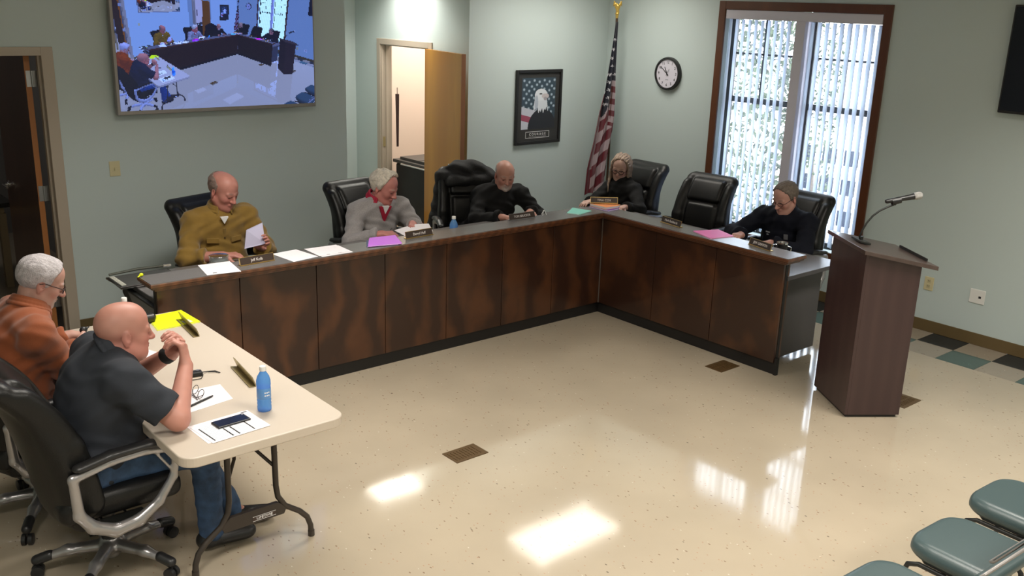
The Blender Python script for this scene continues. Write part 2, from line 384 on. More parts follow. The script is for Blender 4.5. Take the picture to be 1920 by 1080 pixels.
# ---------------------------------------------------------------- the room
YA, XB, H = 1.931, 1.918, 3.05
XL, YK = -7.6, -8.2            # far left wall, wall behind
T = .3048
def room():
    b = MB(); b.box((XL, YK, -.1), (XO, YO, 0)); struct(b, 'floor', M['floor'])
    # tile border along both walls: two rows of checker
    for nm, mi, name in (('tan', 0, 'floor_border_tan'), ('green', 1, 'floor_border_green'), ('navy', 2, 'floor_border_charcoal')):
        b = MB(); g = .0012
        def cell(x0, y0, x1, y1, kind):
            if kind == mi: b.box((x0 + g, y0 + g, -.1), (x1 - g, y1 - g, 0))
        n = 0
        y = YO + T * 0
        k = 0
        ys = [YO - i * T for i in range(0, 36)]
        for k, y in enumerate(ys):
            if y - T < YK: break
            cell(XO, y - T, XO + T, y, (1 if k % 2 == KO else 0))
            cell(XO + T, y - T, XB, y, (0 if k % 2 == KO else 2))
        for k in range(32):
            x = XO - (k + 1) * T
            if x < XL: break
            cell(x, YO, x + T, YO + T, (0 if k % 2 == KO else 1)); cell(x, YO + T, x + T, YA, (2 if k % 2 == KO else 0))
        cell(XO, YO, XO + T, YO + T, 0); cell(XO + T, YO, XB, YO + T, 2); cell(XO, YO + T, XO + T, YA, 2); cell(XO + T, YO + T, XB, YA, 0)
        struct(b, name, M[nm])
    b = MB(); b.box((XL, YK, H), (XB + .2, YA + .12, H + .1)); struct(b, 'ceiling', M['ceil'])
    # wall with the television
    b = MB(); t = .12
    b.box((XL, YA, 0), (-4.80, YA + t, H)); b.box((-4.80, YA, 2.10), (-3.79, YA + t, H)); b.box((-3.79, YA, 0), (-1.335, YA + t, H))
    b.box((-1.335, YA, 2.82), (.027, YA + t, H)); b.box((.027, YA, 0), (XB + .15, YA + t, H)); struct(b, 'wall_back', M['wall'])
    # window wall
    w0, w1, z0, z1 = -1.248, .375, .47, 2.56
    b = MB(); t = .17
    b.box((XB, YK, 0), (XB + t, w0, H)); b.box((XB, w1, 0), (XB + t, YA + .12, H)); b.box((XB, w0, 0), (XB + t, w1, z0)); b.box((XB, w0, z1), (XB + t, w1, H)); struct(b, 'wall_right', M['wall'])
    b = MB(); b.box((XL - .1, YK, 0), (XL, YA + .1, H)); struct(b, 'wall_left', M['wall'])
    b = MB(); b.box((XL - .1, YK - .1, 0), (XB + .1, YK, H)); struct(b, 'wall_front', M['wall'])
    # passage behind the opening, with its own end wall and lowered ceiling
    b = MB(); b.box((-1.335, YA, -.1), (.027, 4.2, 0)); struct(b, 'floor_passage', M['floor'])
    b = MB(); b.box((-1.455, YA + .12, 0), (-1.335, 4.1, 2.82)); struct(b, 'wall_passage_left', M['wall'])
    b = MB(); b.box((-1.455, 4.0, 0), (.15, 4.12, 2.82)); struct(b, 'wall_passage_end', M['wall'])
    b = MB(); x = .027; b.box((x, YA + .12, 0), (x + .12, 2.58, 2.82)); b.box((x, 3.49, 0), (x + .12, 4.0, 2.82)); b.box((x, 2.58, 2.095), (x + .12, 3.49, 2.82)); struct(b, 'wall_passage_right', M['wall'])
    b = MB(); b.box((-1.335, YA + .12, 2.82), (.15, 4.1, 2.9)); struct(b, 'ceiling_passage', M['ceil'])
    # room beyond the passage door
    b = MB(); b.box((1.9, YA + .12, 0), (2.0, 5.2, 2.8)); b.box((.027, 5.1, 0), (2.0, 5.2, 2.8)); b.box((.03, 4.12, 0), (.147, 5.2, 2.8)); b.box((.147, 4.15, 0), (1.9, 4.25, 2.8)); struct(b, 'wall_side_room', M['pinkwall'])
    b = MB(); b.box((.027, YA + .12, -.1), (2.0, 5.2, 0)); struct(b, 'floor_side_room', M['floor'])
    b = MB(); b.box((.147, YA + .12, 2.72), (2.0, 5.2, 2.8)); struct(b, 'ceiling_side_room', M['ceil'])
    # store room beyond the left door
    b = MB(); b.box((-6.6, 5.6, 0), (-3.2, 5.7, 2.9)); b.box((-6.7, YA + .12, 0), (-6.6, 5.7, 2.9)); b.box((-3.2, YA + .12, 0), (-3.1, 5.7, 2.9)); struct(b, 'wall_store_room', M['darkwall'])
    b = MB(); b.box((-6.7, YA, -.1), (-3.1, 5.7, 0)); struct(b, 'floor_store_room', M['floor'])
    b = MB(); b.box((-6.7, YA + .12, 2.9), (-3.1, 5.7, 3.)); struct(b, 'ceiling_store_room', M['ceil'])
    # cove base
    h, d = .10, .008
    def cove(name, segs):
        b = MB()
        for lo, hi in segs: b.box(lo, hi)
        struct(b, name, M['base'], bevel=.003)
    cove('baseboard_right', [((XB - d, YK, 0), (XB, YA, h))])
    cove('baseboard_back', [((XL, YA - d, 0), (-4.85, YA, h)), ((-3.735, YA - d, 0), (-1.335, YA, h)), ((.027, YA - d, 0), (XB - d, YA, h))])
    cove('baseboard_passage', [((-1.335, 4.0 - d, 0), (.027, 4.0, h)), ((.027 - d, YA, 0), (.027, 2.53, h)), ((.027 - d, 3.54, 0), (.027, 4.0 - d, h))])
    # window casing, stool, mullion
    b = MB(); c = .077; X = XB - .02
    b.box((X, w1, z0 - c), (XB, w1 + c, z1 + c)); b.box((X, w0 - c, z0 - c), (XB, w0, z1 + c)); b.box((X, w0, z1), (XB, w1, z1 + c)); b.box((X, w0, z0 - c), (XB, w1, z0)); struct(b, 'trim_1', M['windowwood'], bevel=.004)
    b = MB(); b.box((XB - .006, -.505, z0), (XB + .16, -.408, z1 - .08)); struct(b, 'trim_2', M['mullion'])
    for i, (a, e) in enumerate(((w0, -.505), (-.408, w1))):
        x0, x1 = XB + .10, XB + .15; s = .055
        b = MB(); b.box((x0, a, z0), (x1, a + s, z1)); b.box((x0, e - s, z0), (x1, e, z1)); b.box((x0, a + s, z0), (x1, e - s, z0 + s)); b.box((x0, a + s, z1 - s), (x1, e - s, z1))
        b.box((x0, a + s, 1.70), (x1, e - s, 1.755)); m = (a + e) / 2
        b.box((x0 + .015, m - .014, 1.755), (x1 - .015, m + .014, z1 - s)); b.box((x0 + .015, a + s, 2.15), (x1 - .015, e - s, 2.17))
        o = struct(b, 'window_%d' % (i + 1), M['bronze'])
        g = MB(); g.box((x0 + .022, a + s, z0 + s), (x0 + .026, e - s, z1 - s)); g.build('pane', M['glass'], o)
    # vertical blind: valance and vanes
    r = empty('vertical_blind', (XB + .03, (w0 + w1) / 2, z1), 'white translucent vertical blind hanging across the whole window', 'blind')
    b = MB(); b.box((XB - .012, w0 + .006, z1 - .085), (XB + .06, w1 - .006, z1 - .002)); b.build('valance', M['mullion'], r, bevel=.004)
    n = 23; R0 = rotz(math.radians(VANE))
    for i in range(n):
        y = w0 + .035 + .0725 * i if i < 10 else w1 - .04 - .0725 * (i - 10)
        if i > 19: continue
        b = MB(); vs = []; fs = []
        K = 8
        for z in (z0 + .03, z1 - .088):
            for k in range(K + 1):
                u = (k / K - .5) * .089; q = R0 @ np.array((.006 * (1 - (2 * k / K - 1) ** 2), u, 0)); vs.append((XB + .012 + q[0] + .02, y + q[1], z))
        fs = [(k, k + 1, K + 2 + k, K + 1 + k) for k in range(K)]
        b.add(vs, fs); o = b.build('vane', M['vane'], r, smooth=False)
        for p in o.data.polygons: p.use_smooth = True
        so = o.modifiers.new('s', 'SOLIDIFY'); so.thickness = .0008
    # outside
    b = MB(); b.box((4, -40, -8.2), (120, 90, -8)); struct(b, 'ground_outside', M['conc'])
XO, YO, KO, VANE = 1.329, 1.578, 1, -35.
YO = -2.386 + 13 * T
room()

def outside():
    r = empty('house', (30, 13.5, -8), 'pale building with rows of dark windows outside beyond the blind', 'building')
    b = MB(); b.box((30, 9, -8), (38, 17.6, -2.2)); b.build('wall', M['bwall'], r)
    b = MB(); b.box((29.6, 8.6, -2.2), (38.4, 18, -1.9)); b.build('roof', M['conc'], r)
    for rr, z in enumerate((-3.1, -4.3, -5.6, -7.0)):
        for k in range(8):
            y = 9.6 + k * 1.0 + .12; b = MB(); b.box((29.94, y, z - .32), (30.0, y + .62, z + .32)); b.build('window', M['bwin'], r)
    for i, (x, y, w, hh, n, lab) in enumerate(((13, 8.5, 1.9, 3.0, 6500, 'leafy tree filling the left half of the window view'), (22, 11.75, .65, 2.6, 1100, 'smaller leafy tree outside, seen right of the window mullion'))):
        r = empty('tree', (x, y, -8), lab, 'tree')
        b = MB(); b.tube([(x, y, -8), (x + .1, y, -5), (x, y + .1, -2)], [.25, .2, .08]); b.build('trunk', M['bark'], r)
        b = MB(); rnd = random.Random(i)
        for k in range(n):
            a = rnd.uniform(0, 2 * PI); ph = rnd.uniform(-1, 1); q = rnd.uniform(.2, 1) ** .5
            c = np.array((x + w * .7 * q * math.cos(a), y + w * q * math.sin(a), -1.2 + hh * 1.6 * ph * (1 if q < .8 else .8)))
            R_ = axrot((rnd.random(), rnd.random(), rnd.random() + .1), rnd.uniform(0, 6)); s = rnd.uniform(.06, .13)
            b.add([c + R_ @ np.array(p) * s for p in ((-1, 0, 0), (0, -.5, .1), (1, 0, 0), (0, .5, .1))], [(0, 1, 2, 3)])
        b.build('foliage', M['foliage'], r)
outside()

def doors():
    # left door frame (opening -4.75..-3.80)
    t = .12
    r = empty('door_frame', (-3.79, YA, 0), 'putty coloured steel door frame at the left edge, around the dark store room', 'door frame'); r['kind'] = 'structure'; r.name = 'trim_3'
    b = MB()
    for x0, x1 in ((-3.815, -3.735), (-4.855, -4.775)): b.box((x0, YA - .012, 0), (x1, YA + .0, 2.15))
    b.box((-4.775, YA - .012, 2.09), (-3.815, YA, 2.15)); b.build('casing', M['casing'], r, bevel=.002)
    b = MB(); b.box((-3.815, YA, 0), (-3.79, YA + t + .01, 2.10)); b.box((-4.80, YA, 0), (-4.775, YA + t + .01, 2.10)); b.box((-4.775, YA, 2.09), (-3.815, YA + t + .01, 2.11)); b.box((-3.83, YA + .04, 0), (-3.815, YA + .08, 2.09)); b.build('jamb', M['casing'], r)
    # leaf, swung into the store room
    r = empty('door_leaf', (-3.872, 2.065, 0), 'dark brown wooden door standing open into the store room at far left', 'door'); r.name = 'door_1'; r['kind'] = 'structure'
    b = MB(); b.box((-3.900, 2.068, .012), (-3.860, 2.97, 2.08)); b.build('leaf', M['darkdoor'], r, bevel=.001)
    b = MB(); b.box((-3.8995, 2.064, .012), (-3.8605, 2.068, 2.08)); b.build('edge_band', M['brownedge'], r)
    for z in (1.92, 1.08, .25):
        b = MB(); b.box((-3.893, 2.060, z - .057), (-3.858, 2.0638, z + .057)); b.box((-3.858, 2.052, z - .057), (-3.8165, 2.0605, z + .057)); b.tube([(-3.856, 2.055, z - .057), (-3.856, 2.055, z + .057)], .007)
        for dz in (-.04, 0, .04): b.lathe([(0, -.0006), (.004, 0)], (-3.876, 2.0595, z + dz), 8, R=axrot((1, 0, 0), PI / 2))
        b.build('hinge', M['steel'], r)
    b = MB(); b.lathe([(.0, 0), (.03, 0), (.03, .006), (.012, .01), (.012, .05), (0, .05)], (-3.900, 2.90, 1.02), 16, R=axrot((0, 1, 0), -PI / 2)); b.tube([(-3.945, 2.90, 1.02), (-3.945, 2.84, 1.02), (-3.942, 2.78, 1.018)], .010); b.build('lever_handle', M['chrome'], r, smooth=True)
    # passage door frame (wall faces -X at x=.027)
    r = empty('door_frame', (.027, 3.0, 0), 'beige steel door frame', 'door frame'); r.name = 'trim_4'; r['kind'] = 'structure'
    X = .027; b = MB(); b.box((X - .012, 3.48, 0), (X, 3.545, 2.145)); b.box((X - .012, 2.525, 0), (X, 2.59, 2.145)); b.box((X - .012, 2.59, 2.085), (X, 3.48, 2.145)); b.build('casing', M['casing'], r, bevel=.002)
    b = MB(); b.box((X, 3.465, 0), (X + .13, 3.49, 2.095)); b.box((X, 2.58, 0), (X + .13, 2.605, 2.095)); b.box((X, 2.605, 2.075), (X + .13, 3.465, 2.095)); b.box((X + .05, 3.452, 0), (X + .09, 3.465, 2.075)); b.build('jamb', M['casing'], r)
    b = MB(); b.box((X + .012, 3.461, .98), (X + .042, 3.4655, 1.09)); b.build('strike_plate', M['brassd'], r)
    # leaf swung fully open towards the room
    hx, hy = X - .028, 2.585; fx, fy = -.205, 1.70
    r = empty('door_leaf', (hx, hy, 0), 'golden oak door standing wide open beside the passage', 'door'); r.name = 'door_2'; r['kind'] = 'structure'
    d = nrm((fx - hx, fy - hy, 0)); n = np.array((d[1], -d[0], 0)); L = .90
    R = np.stack([d, n, (0, 0, 1.)], 1); c = (hx, hy, 0)
    b = MB(); b.box((0, -.021, .012), (L - .003, .021, 2.082), R=R, c=c); b.build('leaf', M['oak'], r, bevel=.001)
    b = MB(); b.box((L - .003, -.021, .012), (L, .021, 2.082), R=R, c=c); b.build('edge_band', M['oakedge'], r)
    for s in (-1, 1):
        b = MB(); q = lambda a, e, z: tuple(R @ np.array((a, e * s, z)) + np.array(c))
        b.tube([q(L - .06, .021, 1.03), q(L - .06, .07, 1.03)], .011); b.tube([q(L - .06, .066, 1.03), q(L - .12, .066, 1.03), q(L - .17, .064, 1.028)], .009)
        b.lathe([(0, 0), (.03, 0), (.03, .006), (0, .006)], q(L - .06, .021, 1.03), 16, R=R @ axrot((1, 0, 0), -s * PI / 2)); b.build('lever_handle', M['chrome'], r, smooth=True)
    # things seen through the doors
    t = empty('waste_bin', (.42, 3.2, 0), 'tall black wheeled waste bin with a hinged lid in the side room', 'waste bin')
    b = MB(); b.prism([(.22, 2.84), (.66, 2.84), (.70, 3.44), (.18, 3.44)], 'z', .06, .80); b.build('body', M['blackp'], t, bevel=.03)
    b = MB(); b.box((.17, 2.82, .80), (.71, 3.47, .835)); b.prism([(.22, 2.88), (.66, 2.88), (.66, 3.40), (.22, 3.40)], 'z', .835, .865); b.box((.22, 3.035, .865), (.66, 3.045, .869)); b.build('lid', mat('charcoal lid', (.05, .047, .043), .5), t, bevel=.012)
    b = MB(); b.tube([(.185, 2.80, .80), (.155, 2.80, .80), (.155, 3.28, .80), (.185, 3.28, .80)], .011); b.build('handle', M['chrome'], t, smooth=True)
    for y in (2.84, 3.24):
        b = MB(); b.lathe([(0, -.02), (.07, -.02), (.07, .02), (0, .02)], (.62, y, .07), 20, R=axrot((1, 0, 0), PI / 2)); b.build('wheel', M['blackp'], t)
    b = MB(); b.prism([(3.43, 1.55), (3.46, 1.55), (3.462, 1.54), (3.452, 1.3), (3.44, .97)], 'x', .20, .23)
    b.tube([(.215, 3.445, 1.55), (.215, 3.445, 1.62)], .004)
    o = b.build('hanging_strap', mat('dark red brown leather', (.03, .008, .008), .5), None); tag(o, 'narrow dark strap hanging just inside the passage door jamb', 'strap')
    t = empty('work_table', (-4.6, 3.8, 0), 'work table with a dark top and tan legs in the dark store room', 'table')
    b = MB(); b.box((-5.6, 3.45, .72), (-3.76, 4.25, .76)); b.build('tabletop', mat('near black laminate', (.03, .028, .026), .4), t, bevel=.004)
    tm = mat('tan painted leg', (.30, .23, .14), .6)
    for x in (-3.85, -5.5):
        for y in (3.52, 4.18): b = MB(); b.box((x - .03, y - .03, 0), (x + .03, y + .03, .66)); b.build('leg', tm, t)
    b = MB(); b.box((-5.5, 3.5, .64), (-3.83, 3.53, .72)); b.build('apron', tm, t)
doors()

SCREEN = {}
def wallthings():
    # television on the back wall
    x0, x1, z0 = -3.345, -1.69, 1.655; z1 = z0 + (x1 - x0) * .5625 + .0; y = YA - .10
    r = empty('television', ((x0 + x1) / 2, YA, z0), 'large flat television on the back wall showing this meeting', 'television')
    b = MB(); b.box((x0, y, z0), (x1, y + .05, z1)); b.build('body', M['tvframe'], r, bevel=.004)
    b = MB(); b.box((x0 + .5, y + .05, z0 + .2), (x1 - .5, YA, z1 - .2)); b.build('wall_bracket', M['blackm'], r)
    sx0, sx1, sz0, sz1 = x0 + .022, x1 - .012, z0 + .03, z1 - .012
    nx, nz = 240, 135
    vs = np.zeros((nz + 1, nx + 1, 3)); vs[..., 0] = np.linspace(sx0, sx1, nx + 1)[None]; vs[..., 2] = np.linspace(sz1, sz0, nz + 1)[:, None]; vs[..., 1] = y - .0015
    b = MB(); b.v = [tuple(p) for p in vs.reshape(-1, 3)]
    b.f = [(j * (nx + 1) + i, (j + 1) * (nx + 1) + i, (j + 1) * (nx + 1) + i + 1, j * (nx + 1) + i + 1) for j in range(nz) for i in range(nx)]; b.m = [0] * len(b.f)
    o = b.build('screen', M['screen'], r)
    SCREEN.update(obj=o, n=(nx, nz), box=(sx0, sx1, sz0, sz1), y=y - .0015)
    # second television, edge of the frame
    r = empty('television', (XB, -2.95, 2.0), 'dark television on the window wall at the right edge', 'television')
    b = MB(); b.box((XB - .09, -3.75, 1.87), (XB - .03, -2.32, 2.66)); b.build('body', M['blackp'], r, bevel=.008)
    b = MB(); b.box((XB - .0925, -3.735, 1.89), (XB - .09, -2.335, 2.645)); b.build('screen', M['tvdark'], r)
    b = MB(); b.box((XB - .03, -3.3, 2.1), (XB, -2.8, 2.4)); b.build('wall_bracket', M['blackm'], r)
    # clock
    cy, cz, R_ = 1.028, 1.912, .165; r = empty('wall_clock', (XB, cy, cz), 'round black rimmed wall clock with white dial, reading ten fifty', 'clock')
    RX = axrot((0, 1, 0), -PI / 2)
    b = MB(); b.lathe([(0, 0), (R_, 0), (R_ + .002, .02), (R_ - .004, .042), (R_ - .018, .045), (R_ - .024, .03), (0, .03)], (XB, cy, cz), 48, R=RX); b.build('rim', M['blackp'], r, smooth=True)
    b = MB(); b.lathe([(0, .031), (R_ - .023, .031)], (XB, cy, cz), 48, R=RX); b.build('dial', mat('clock dial', (.62, .60, .68), .5), r)
    for k in range(1, 13):
        a = k * PI / 6; text(str(k), .038, M['ink'], r, (XB - .032, cy - .113 * math.sin(a), cz + .113 * math.cos(a)), (0, -1, 0), (0, 0, 1), name='numeral')
    text('QUARTZ', .010, M['greyink'], r, (XB - .032, cy, cz - .06), (0, -1, 0), (0, 0, 1), name='lettering')
    for nm, a, L, w in (('minute_hand', -52, .108, .007), ('hour_hand', -27, .075, .008), ('second_hand', 28, .055, .003)):
        a = math.radians(a); d = np.array((0, -math.sin(a), math.cos(a))); s = np.array((0, -math.cos(a), -math.sin(a))); o = np.array((XB - .036, cy, cz))
        b = MB(); P_ = [o - d * .02 - s * w * .6, o - d * .02 + s * w * .6, o + d * L + s * w * .35, o + d * L - s * w * .35]
        b.add([p for p in P_] + [p - np.array((.002, 0, 0)) for p in P_], [(0, 1, 2, 3), (7, 6, 5, 4), (0, 4, 5, 1), (1, 5, 6, 2), (2, 6, 7, 3), (3, 7, 4, 0)]); b.build(nm, M['ink'], r)
    # framed poster
    x0, x1, z0, z1 = .625, 1.258, 1.150, 1.908
    r = empty('framed_poster', ((x0 + x1) / 2, YA, z0), 'black framed poster of a bald eagle before a starry flag', 'picture')
    b = MB(); f = .032; y0 = YA - .028
    b.box((x0, y0, z0), (x0 + f, YA - .002, z1)); b.box((x1 - f, y0, z0), (x1, YA - .002, z1)); b.box((x0 + f, y0, z0), (x1 - f, YA - .002, z0 + f)); b.box((x0 + f, y0, z1 - f), (x1 - f, YA - .002, z1)); b.build('frame', M['blackp'], r, bevel=.005)
    b = MB(); b.box((x0 + f, YA - .012, z0 + f), (x1 - f, YA - .004, z1 - f)); b.build('mat_board', mat('charcoal mat board', (.03, .03, .03), .6), r)
    px0, px1, pz0, pz1 = x0 + .085, x1 - .085, z0 + .155, z1 - .082
    nx, nz = 120, 150; u, v = np.meshgrid((np.arange(nx) + .5) / nx, (np.arange(nz) + .5) / nz)
    b = MB(); b.v = [(px0 + (px1 - px0) * i / nx, YA - .013, pz1 - (pz1 - pz0) * j / nz) for j in range(nz + 1) for i in range(nx + 1)]
    b.f = [(j * (nx + 1) + i, (j + 1) * (nx + 1) + i, (j + 1) * (nx + 1) + i + 1, j * (nx + 1) + i + 1) for j in range(nz) for i in range(nx)]; b.m = [0] * len(b.f)
    o = b.build('print', M['photo'], r); at = o.data.color_attributes.new('Col', 'FLOAT_COLOR', 'CORNER')
    C = np.ones((nz, nx, 3)) * np.array((.035, .06, .085))
    for i in range(7):
        for j in range(8):
            su, sv = .06 + i * .15 + (j % 2) * .075, .05 + j * .085 + .03 * (i % 2); d = np.hypot((u - su) / 1.0, (v - sv) * 1.25)
            a = np.clip(1.5 - d / .028, 0, 1)[..., None] * .9; C = C * (1 - a) + np.array((.42, .52, .62)) * a
    # flag band lower left
    band = (v > .55 + u * .22) & (u < .5); C[band] = (.50, .52, .60)
    red = (v > .70 + u * .22) & (v < .82 + u * .22) & (u < .42); C[red] = (.32, .07, .12)
    wob = .012 * np.sin(u * 90) + .01 * np.sin(u * 47 + 2)
    body = ((u - .62) / .42) ** 2 + ((v - 1.0) / .40) ** 2 < 1; C[body] = (.018, .02, .028)
    neck = (v > .30) & (v < .66 + wob * 2.5 - .25 * np.abs(u - .58)) & (u > .40 - .16 * np.clip(v - .32, 0, .3)) & (u < .74 + .22 * np.clip(v - .40, 0, .3)); C[neck] = (.62, .66, .72)
    head = ((u - .57) / .185) ** 2 + ((v - .33) / .115) ** 2 < 1; C[head] = (.68, .72, .78)
    beak = ((u - .70) / .11) ** 2 + ((v - .36) / .05) ** 2 < 1; C[beak] = (.55, .50, .52); beak2 = ((u - .70) / .05) ** 2 + ((v - .41) / .035) ** 2 < 1; C[beak2] = (.35, .33, .36)
    eye = ((u - .56) / .045) ** 2 + ((v - .315) / .014) ** 2 < 1; C[eye] = (.05, .05, .06)
    sh = ((u - .44) / .05) ** 2 + ((v - .5) / .16) ** 2 < 1; C[sh & neck] = (.42, .47, .56)
    cc = np.ones((nz, nx, 4, 4), np.float32); cc[..., :3] = C[:, :, None, :]; at.data.foreach_set('color', cc.ravel())
    b = MB(); cx = (x0 + x1) / 2; zz = z0 + .095
    for lo, hi in (((cx - .165, zz - .034), (cx + .165, zz - .030)), ((cx - .165, zz + .030), (cx + .165, zz + .034)), ((cx - .165, zz - .034), (cx - .161, zz + .034)), ((cx + .161, zz - .034), (cx + .165, zz + .034))): b.box((lo[0], YA - .0135, lo[1]), (hi[0], YA - .012, hi[1]))
    b.build('caption_border', M['white'], r)
    text('C O U R A G E', .036, M['white'], r, (cx, YA - .0135, zz + .004), (1, 0, 0), (0, 0, 1)); b = MB(); b.box((cx - .12, YA - .0135, zz - .021), (cx + .12, YA - .012, zz - .0195)); b.build('caption_rule', M['white'], r)
    # switch and outlets
    r = empty('light_switch', (-3.372, YA, 1.245), 'ivory light switch plate beside the left door', 'light switch')
    b = MB(); b.box((-3.412, YA - .006, 1.188), (-3.332, YA, 1.303)); b.build('plate', M['ivory'], r, bevel=.003); b = MB(); b.box((-3.377, YA - .014, 1.235), (-3.367, YA - .006, 1.256)); b.build('toggle', M['ivory'], r)
    r = empty('wall_outlet', (XB, -1.975, .41), 'ivory duplex power outlet low on the wall right of the lectern', 'outlet')
    b = MB(); b.box((XB - .006, -2.015, .352), (XB, -1.935, .468)); b.build('plate', M['ivory'], r, bevel=.003)
    b = MB()
    for z in (.388, .432):
        b.box((XB - .008, -1.992, z - .016), (XB - .006, -1.958, z + .016))
    b.build('socket', mat('ivory socket face', (.50, .45, .28), .5), r)
    b = MB()
    for z in (.388, .432):
        for y in (-1.982, -1.970): b.box((XB - .0085, y, z - .004), (XB - .0078, y + .003, z + .008))
    b.build('slot', M['ink'], r)
    r = empty('data_outlet', (XB, -2.385, .40), 'white data outlet plate low on the wall, near the right edge', 'outlet')
    b = MB(); b.box((XB - .007, -2.445, .342), (XB, -2.322, .458)); b.build('plate', M['whitep'], r, bevel=.004); b = MB(); b.box((XB - .009, -2.415, .388), (XB - .0065, -2.395, .406)); b.build('port', M['ink'], r)
    # floor registers
    for (x, y, w, l, lab) in ((-2.732, -1.434, .232, -.147, 'brown floor register in the open floor nearest the camera'), (-.306, -1.434, .221, -.153, 'brown floor register close to the desk wing by the window'), (.185, -2.60, .23, -.15, 'brown floor register half hidden behind the lectern')):
        b = MB(); b.box((x, y + l, 0), (x + w, y, .004)); 
        n = 9
        for j in range(2):
            for k in range(n):
                a = x + .018 + (w - .036) * k / n; yy = y + l + .02 + j * (-l - .04) / 2
                b.box((a, yy + .006, .004), (a + .006, yy + (-l - .04) / 2 - .006, .0065))
        o = b.build('floor_register', M['vent'], None, loc=(x + w / 2, y + l / 2, 0)); tag(o, lab, 'floor vent', 'brown floor registers')

# ---------------------------------------------------------------- flag
def flag():
    r = empty('flag_stand', (1.72, 1.62, 0), 'flag pole with gold eagle standing in the corner behind the desk', 'flag pole')
    b = MB(); b.lathe([(0, 0), (.16, 0), (.16, .02), (.12, .045), (.035, .06), (.03, .10), (0, .10)], (1.72, 1.62, 0), 32); b.build('base', M['brassd'], r, smooth=True)
    b = MB(); b.tube([(1.72, 1.62, .05), (1.72, 1.62, 2.455)], .013, 12); b.build('pole', mat('dark oak pole', (.06, .03, .015), .4), r, smooth=True)
    g = G((1.60, 1.50, 2.42), (1.84, 1.74, 2.63), .004); c = np.array((1.72, 1.62, 0)); rt = np.array((.76, -.65, 0))
    g.cone(c + (0, 0, 2.44), c + (0, 0, 2.475), .014, .017, .006); g.ell(c + (0, 0, 2.48), (.022, .022, .010), k=.004)
    g.cone(c + (0, 0, 2.50), c + (0, 0, 2.555) + rt * .004, .016, .02, .01); g.ell(c + (0, 0, 2.575) - rt * .01, (.013, .013, .013), k=.01)
    g.cone(c + (0, 0, 2.575) - rt * .02, c + (0, 0, 2.565) - rt * .035, .006, .002, .004)
    for s in (-1, 1):
        g.cone(c + (0, 0, 2.545) + rt * .012 * s, c + (0, 0, 2.60) + rt * (.035 * s), .016, .007, .01, flat=((.65, .76, 0), 2.2))
        g.cone(c + (0, 0, 2.60) + rt * .035 * s, c + (0, 0, 2.55) + rt * .045 * s, .007, .004, .01, flat=((.65, .76, 0), 2.))
    g.cone(c + (0, 0, 2.53), c + (0, 0, 2.495) + rt * .018, .012, .006, .008); g.build('finial', M['gold'], r)
    # drape, in front of the pole: u across, v down
    rt = np.array((.76, -.65, 0.)); fw = np.array((-.65, -.76, 0.)); z0, z1 = 2.40, .62; nu, nv = 150, 420
    v = np.linspace(0, 1, nv)[:, None]; u = np.linspace(0, 1, nu)[None]
    zz = z0 + (z1 - z0) * v
    L = np.interp(v, [0, .1, .25, .40, .52, .7, .85, 1], [-.012, -.03, -.06, -.095, -.14, -.185, -.235, -.25])
    Rr = np.interp(v, [0, .1, .25, .40, .55, .62, .8, 1], [.012, .014, .020, .035, .040, .030, -.01, -.03])
    w = L + (Rr - L) * u
    amp = .012 + .05 * np.clip(v, 0, .6)
    dep = amp * (.6 * np.sin(u * 15 + v * 1.5) + .4 * np.sin(u * 27 - v * 3)) + .02
    w = w + .010 * np.cos(u * 15 + v) * np.minimum(v * 3, 1)
    P_ = c[None, None] + np.array((0, 0, 1.)) * zz[..., None] * np.ones_like(u)[..., None] + rt * w[..., None] + fw * (dep[..., None] + .02)
    hem = -.10 * np.abs(u - .55) * np.minimum(v, 1)
    P_[..., 2] += (hem * v ** 3)
    C = np.ones((nv, nu, 3)) * np.array((.008, .012, .026))
    V_ = v * np.ones_like(u); U_ = u * np.ones_like(v); red = np.array((.13, .006, .018)); wh = np.array((.42, .34, .37))
    # lower diagonal stripes
    ph = (V_ * 1.78 + (U_ - .5) * .34 * (Rr - L) / .2) / .118
    st = (np.floor(ph) % 2 == 0)
    low = V_ > (.545 - .05 * U_ + .03 * np.sin(U_ * 9)); C[low & st] = red; C[low & ~st] = wh
    band = (U_ > .66) & (V_ > .335) & (V_ < .60); sb = (np.floor((V_ - .335) * 1.78 / .062) % 2 == 1); C[band & sb] = red; C[band & ~sb] = wh
    left = (U_ < .26 - .10 * np.clip(.9 - V_, 0, 1)) & (V_ > .42); C[left] = red
    lw = (np.abs(U_ - (.20 + .06 * (V_ - .5))) < .035) & (V_ > .55) & (V_ < .86); C[lw] = wh
    for (su, sv) in [(.45, .10), (.38, .155), (.33, .205), (.5, .25), (.30, .30), (.34, .345), (.38, .39), (.40, .435), (.28, .475), (.46, .475), (.44, .52), (.10, .40), (.85, .30), (.12, .30)]:
        W = float(np.interp(sv, v[:, 0], (Rr - L)[:, 0])); dx = (U_ - su) * W; dz = (V_ - sv) * 1.78; rr = np.hypot(dx, dz); th = np.arctan2(dx, dz)
        C[(rr < .019 * (.62 + .38 * np.cos(5 * th))) & ~low] = (.62, .62, .66)
    me = bpy.data.meshes.new('flag'); b = MB(); b.v = [tuple(p) for p in P_.reshape(-1, 3)]
    b.f = [(j * nu + i, (j + 1) * nu + i, (j + 1) * nu + i + 1, j * nu + i + 1) for j in range(nv - 1) for i in range(nu - 1)]; b.m = [0] * len(b.f)
    o = b.build('flag', M['cloth'], None, loc=(1.68, 1.6, 1.5)); 
    for p in o.data.polygons: p.use_smooth = True
    at = o.data.color_attributes.new('Col', 'FLOAT_COLOR', 'POINT'); cc = np.ones((nv * nu, 4), np.float32); cc[:, :3] = C.reshape(-1, 3); at.data.foreach_set('color', cc.ravel())
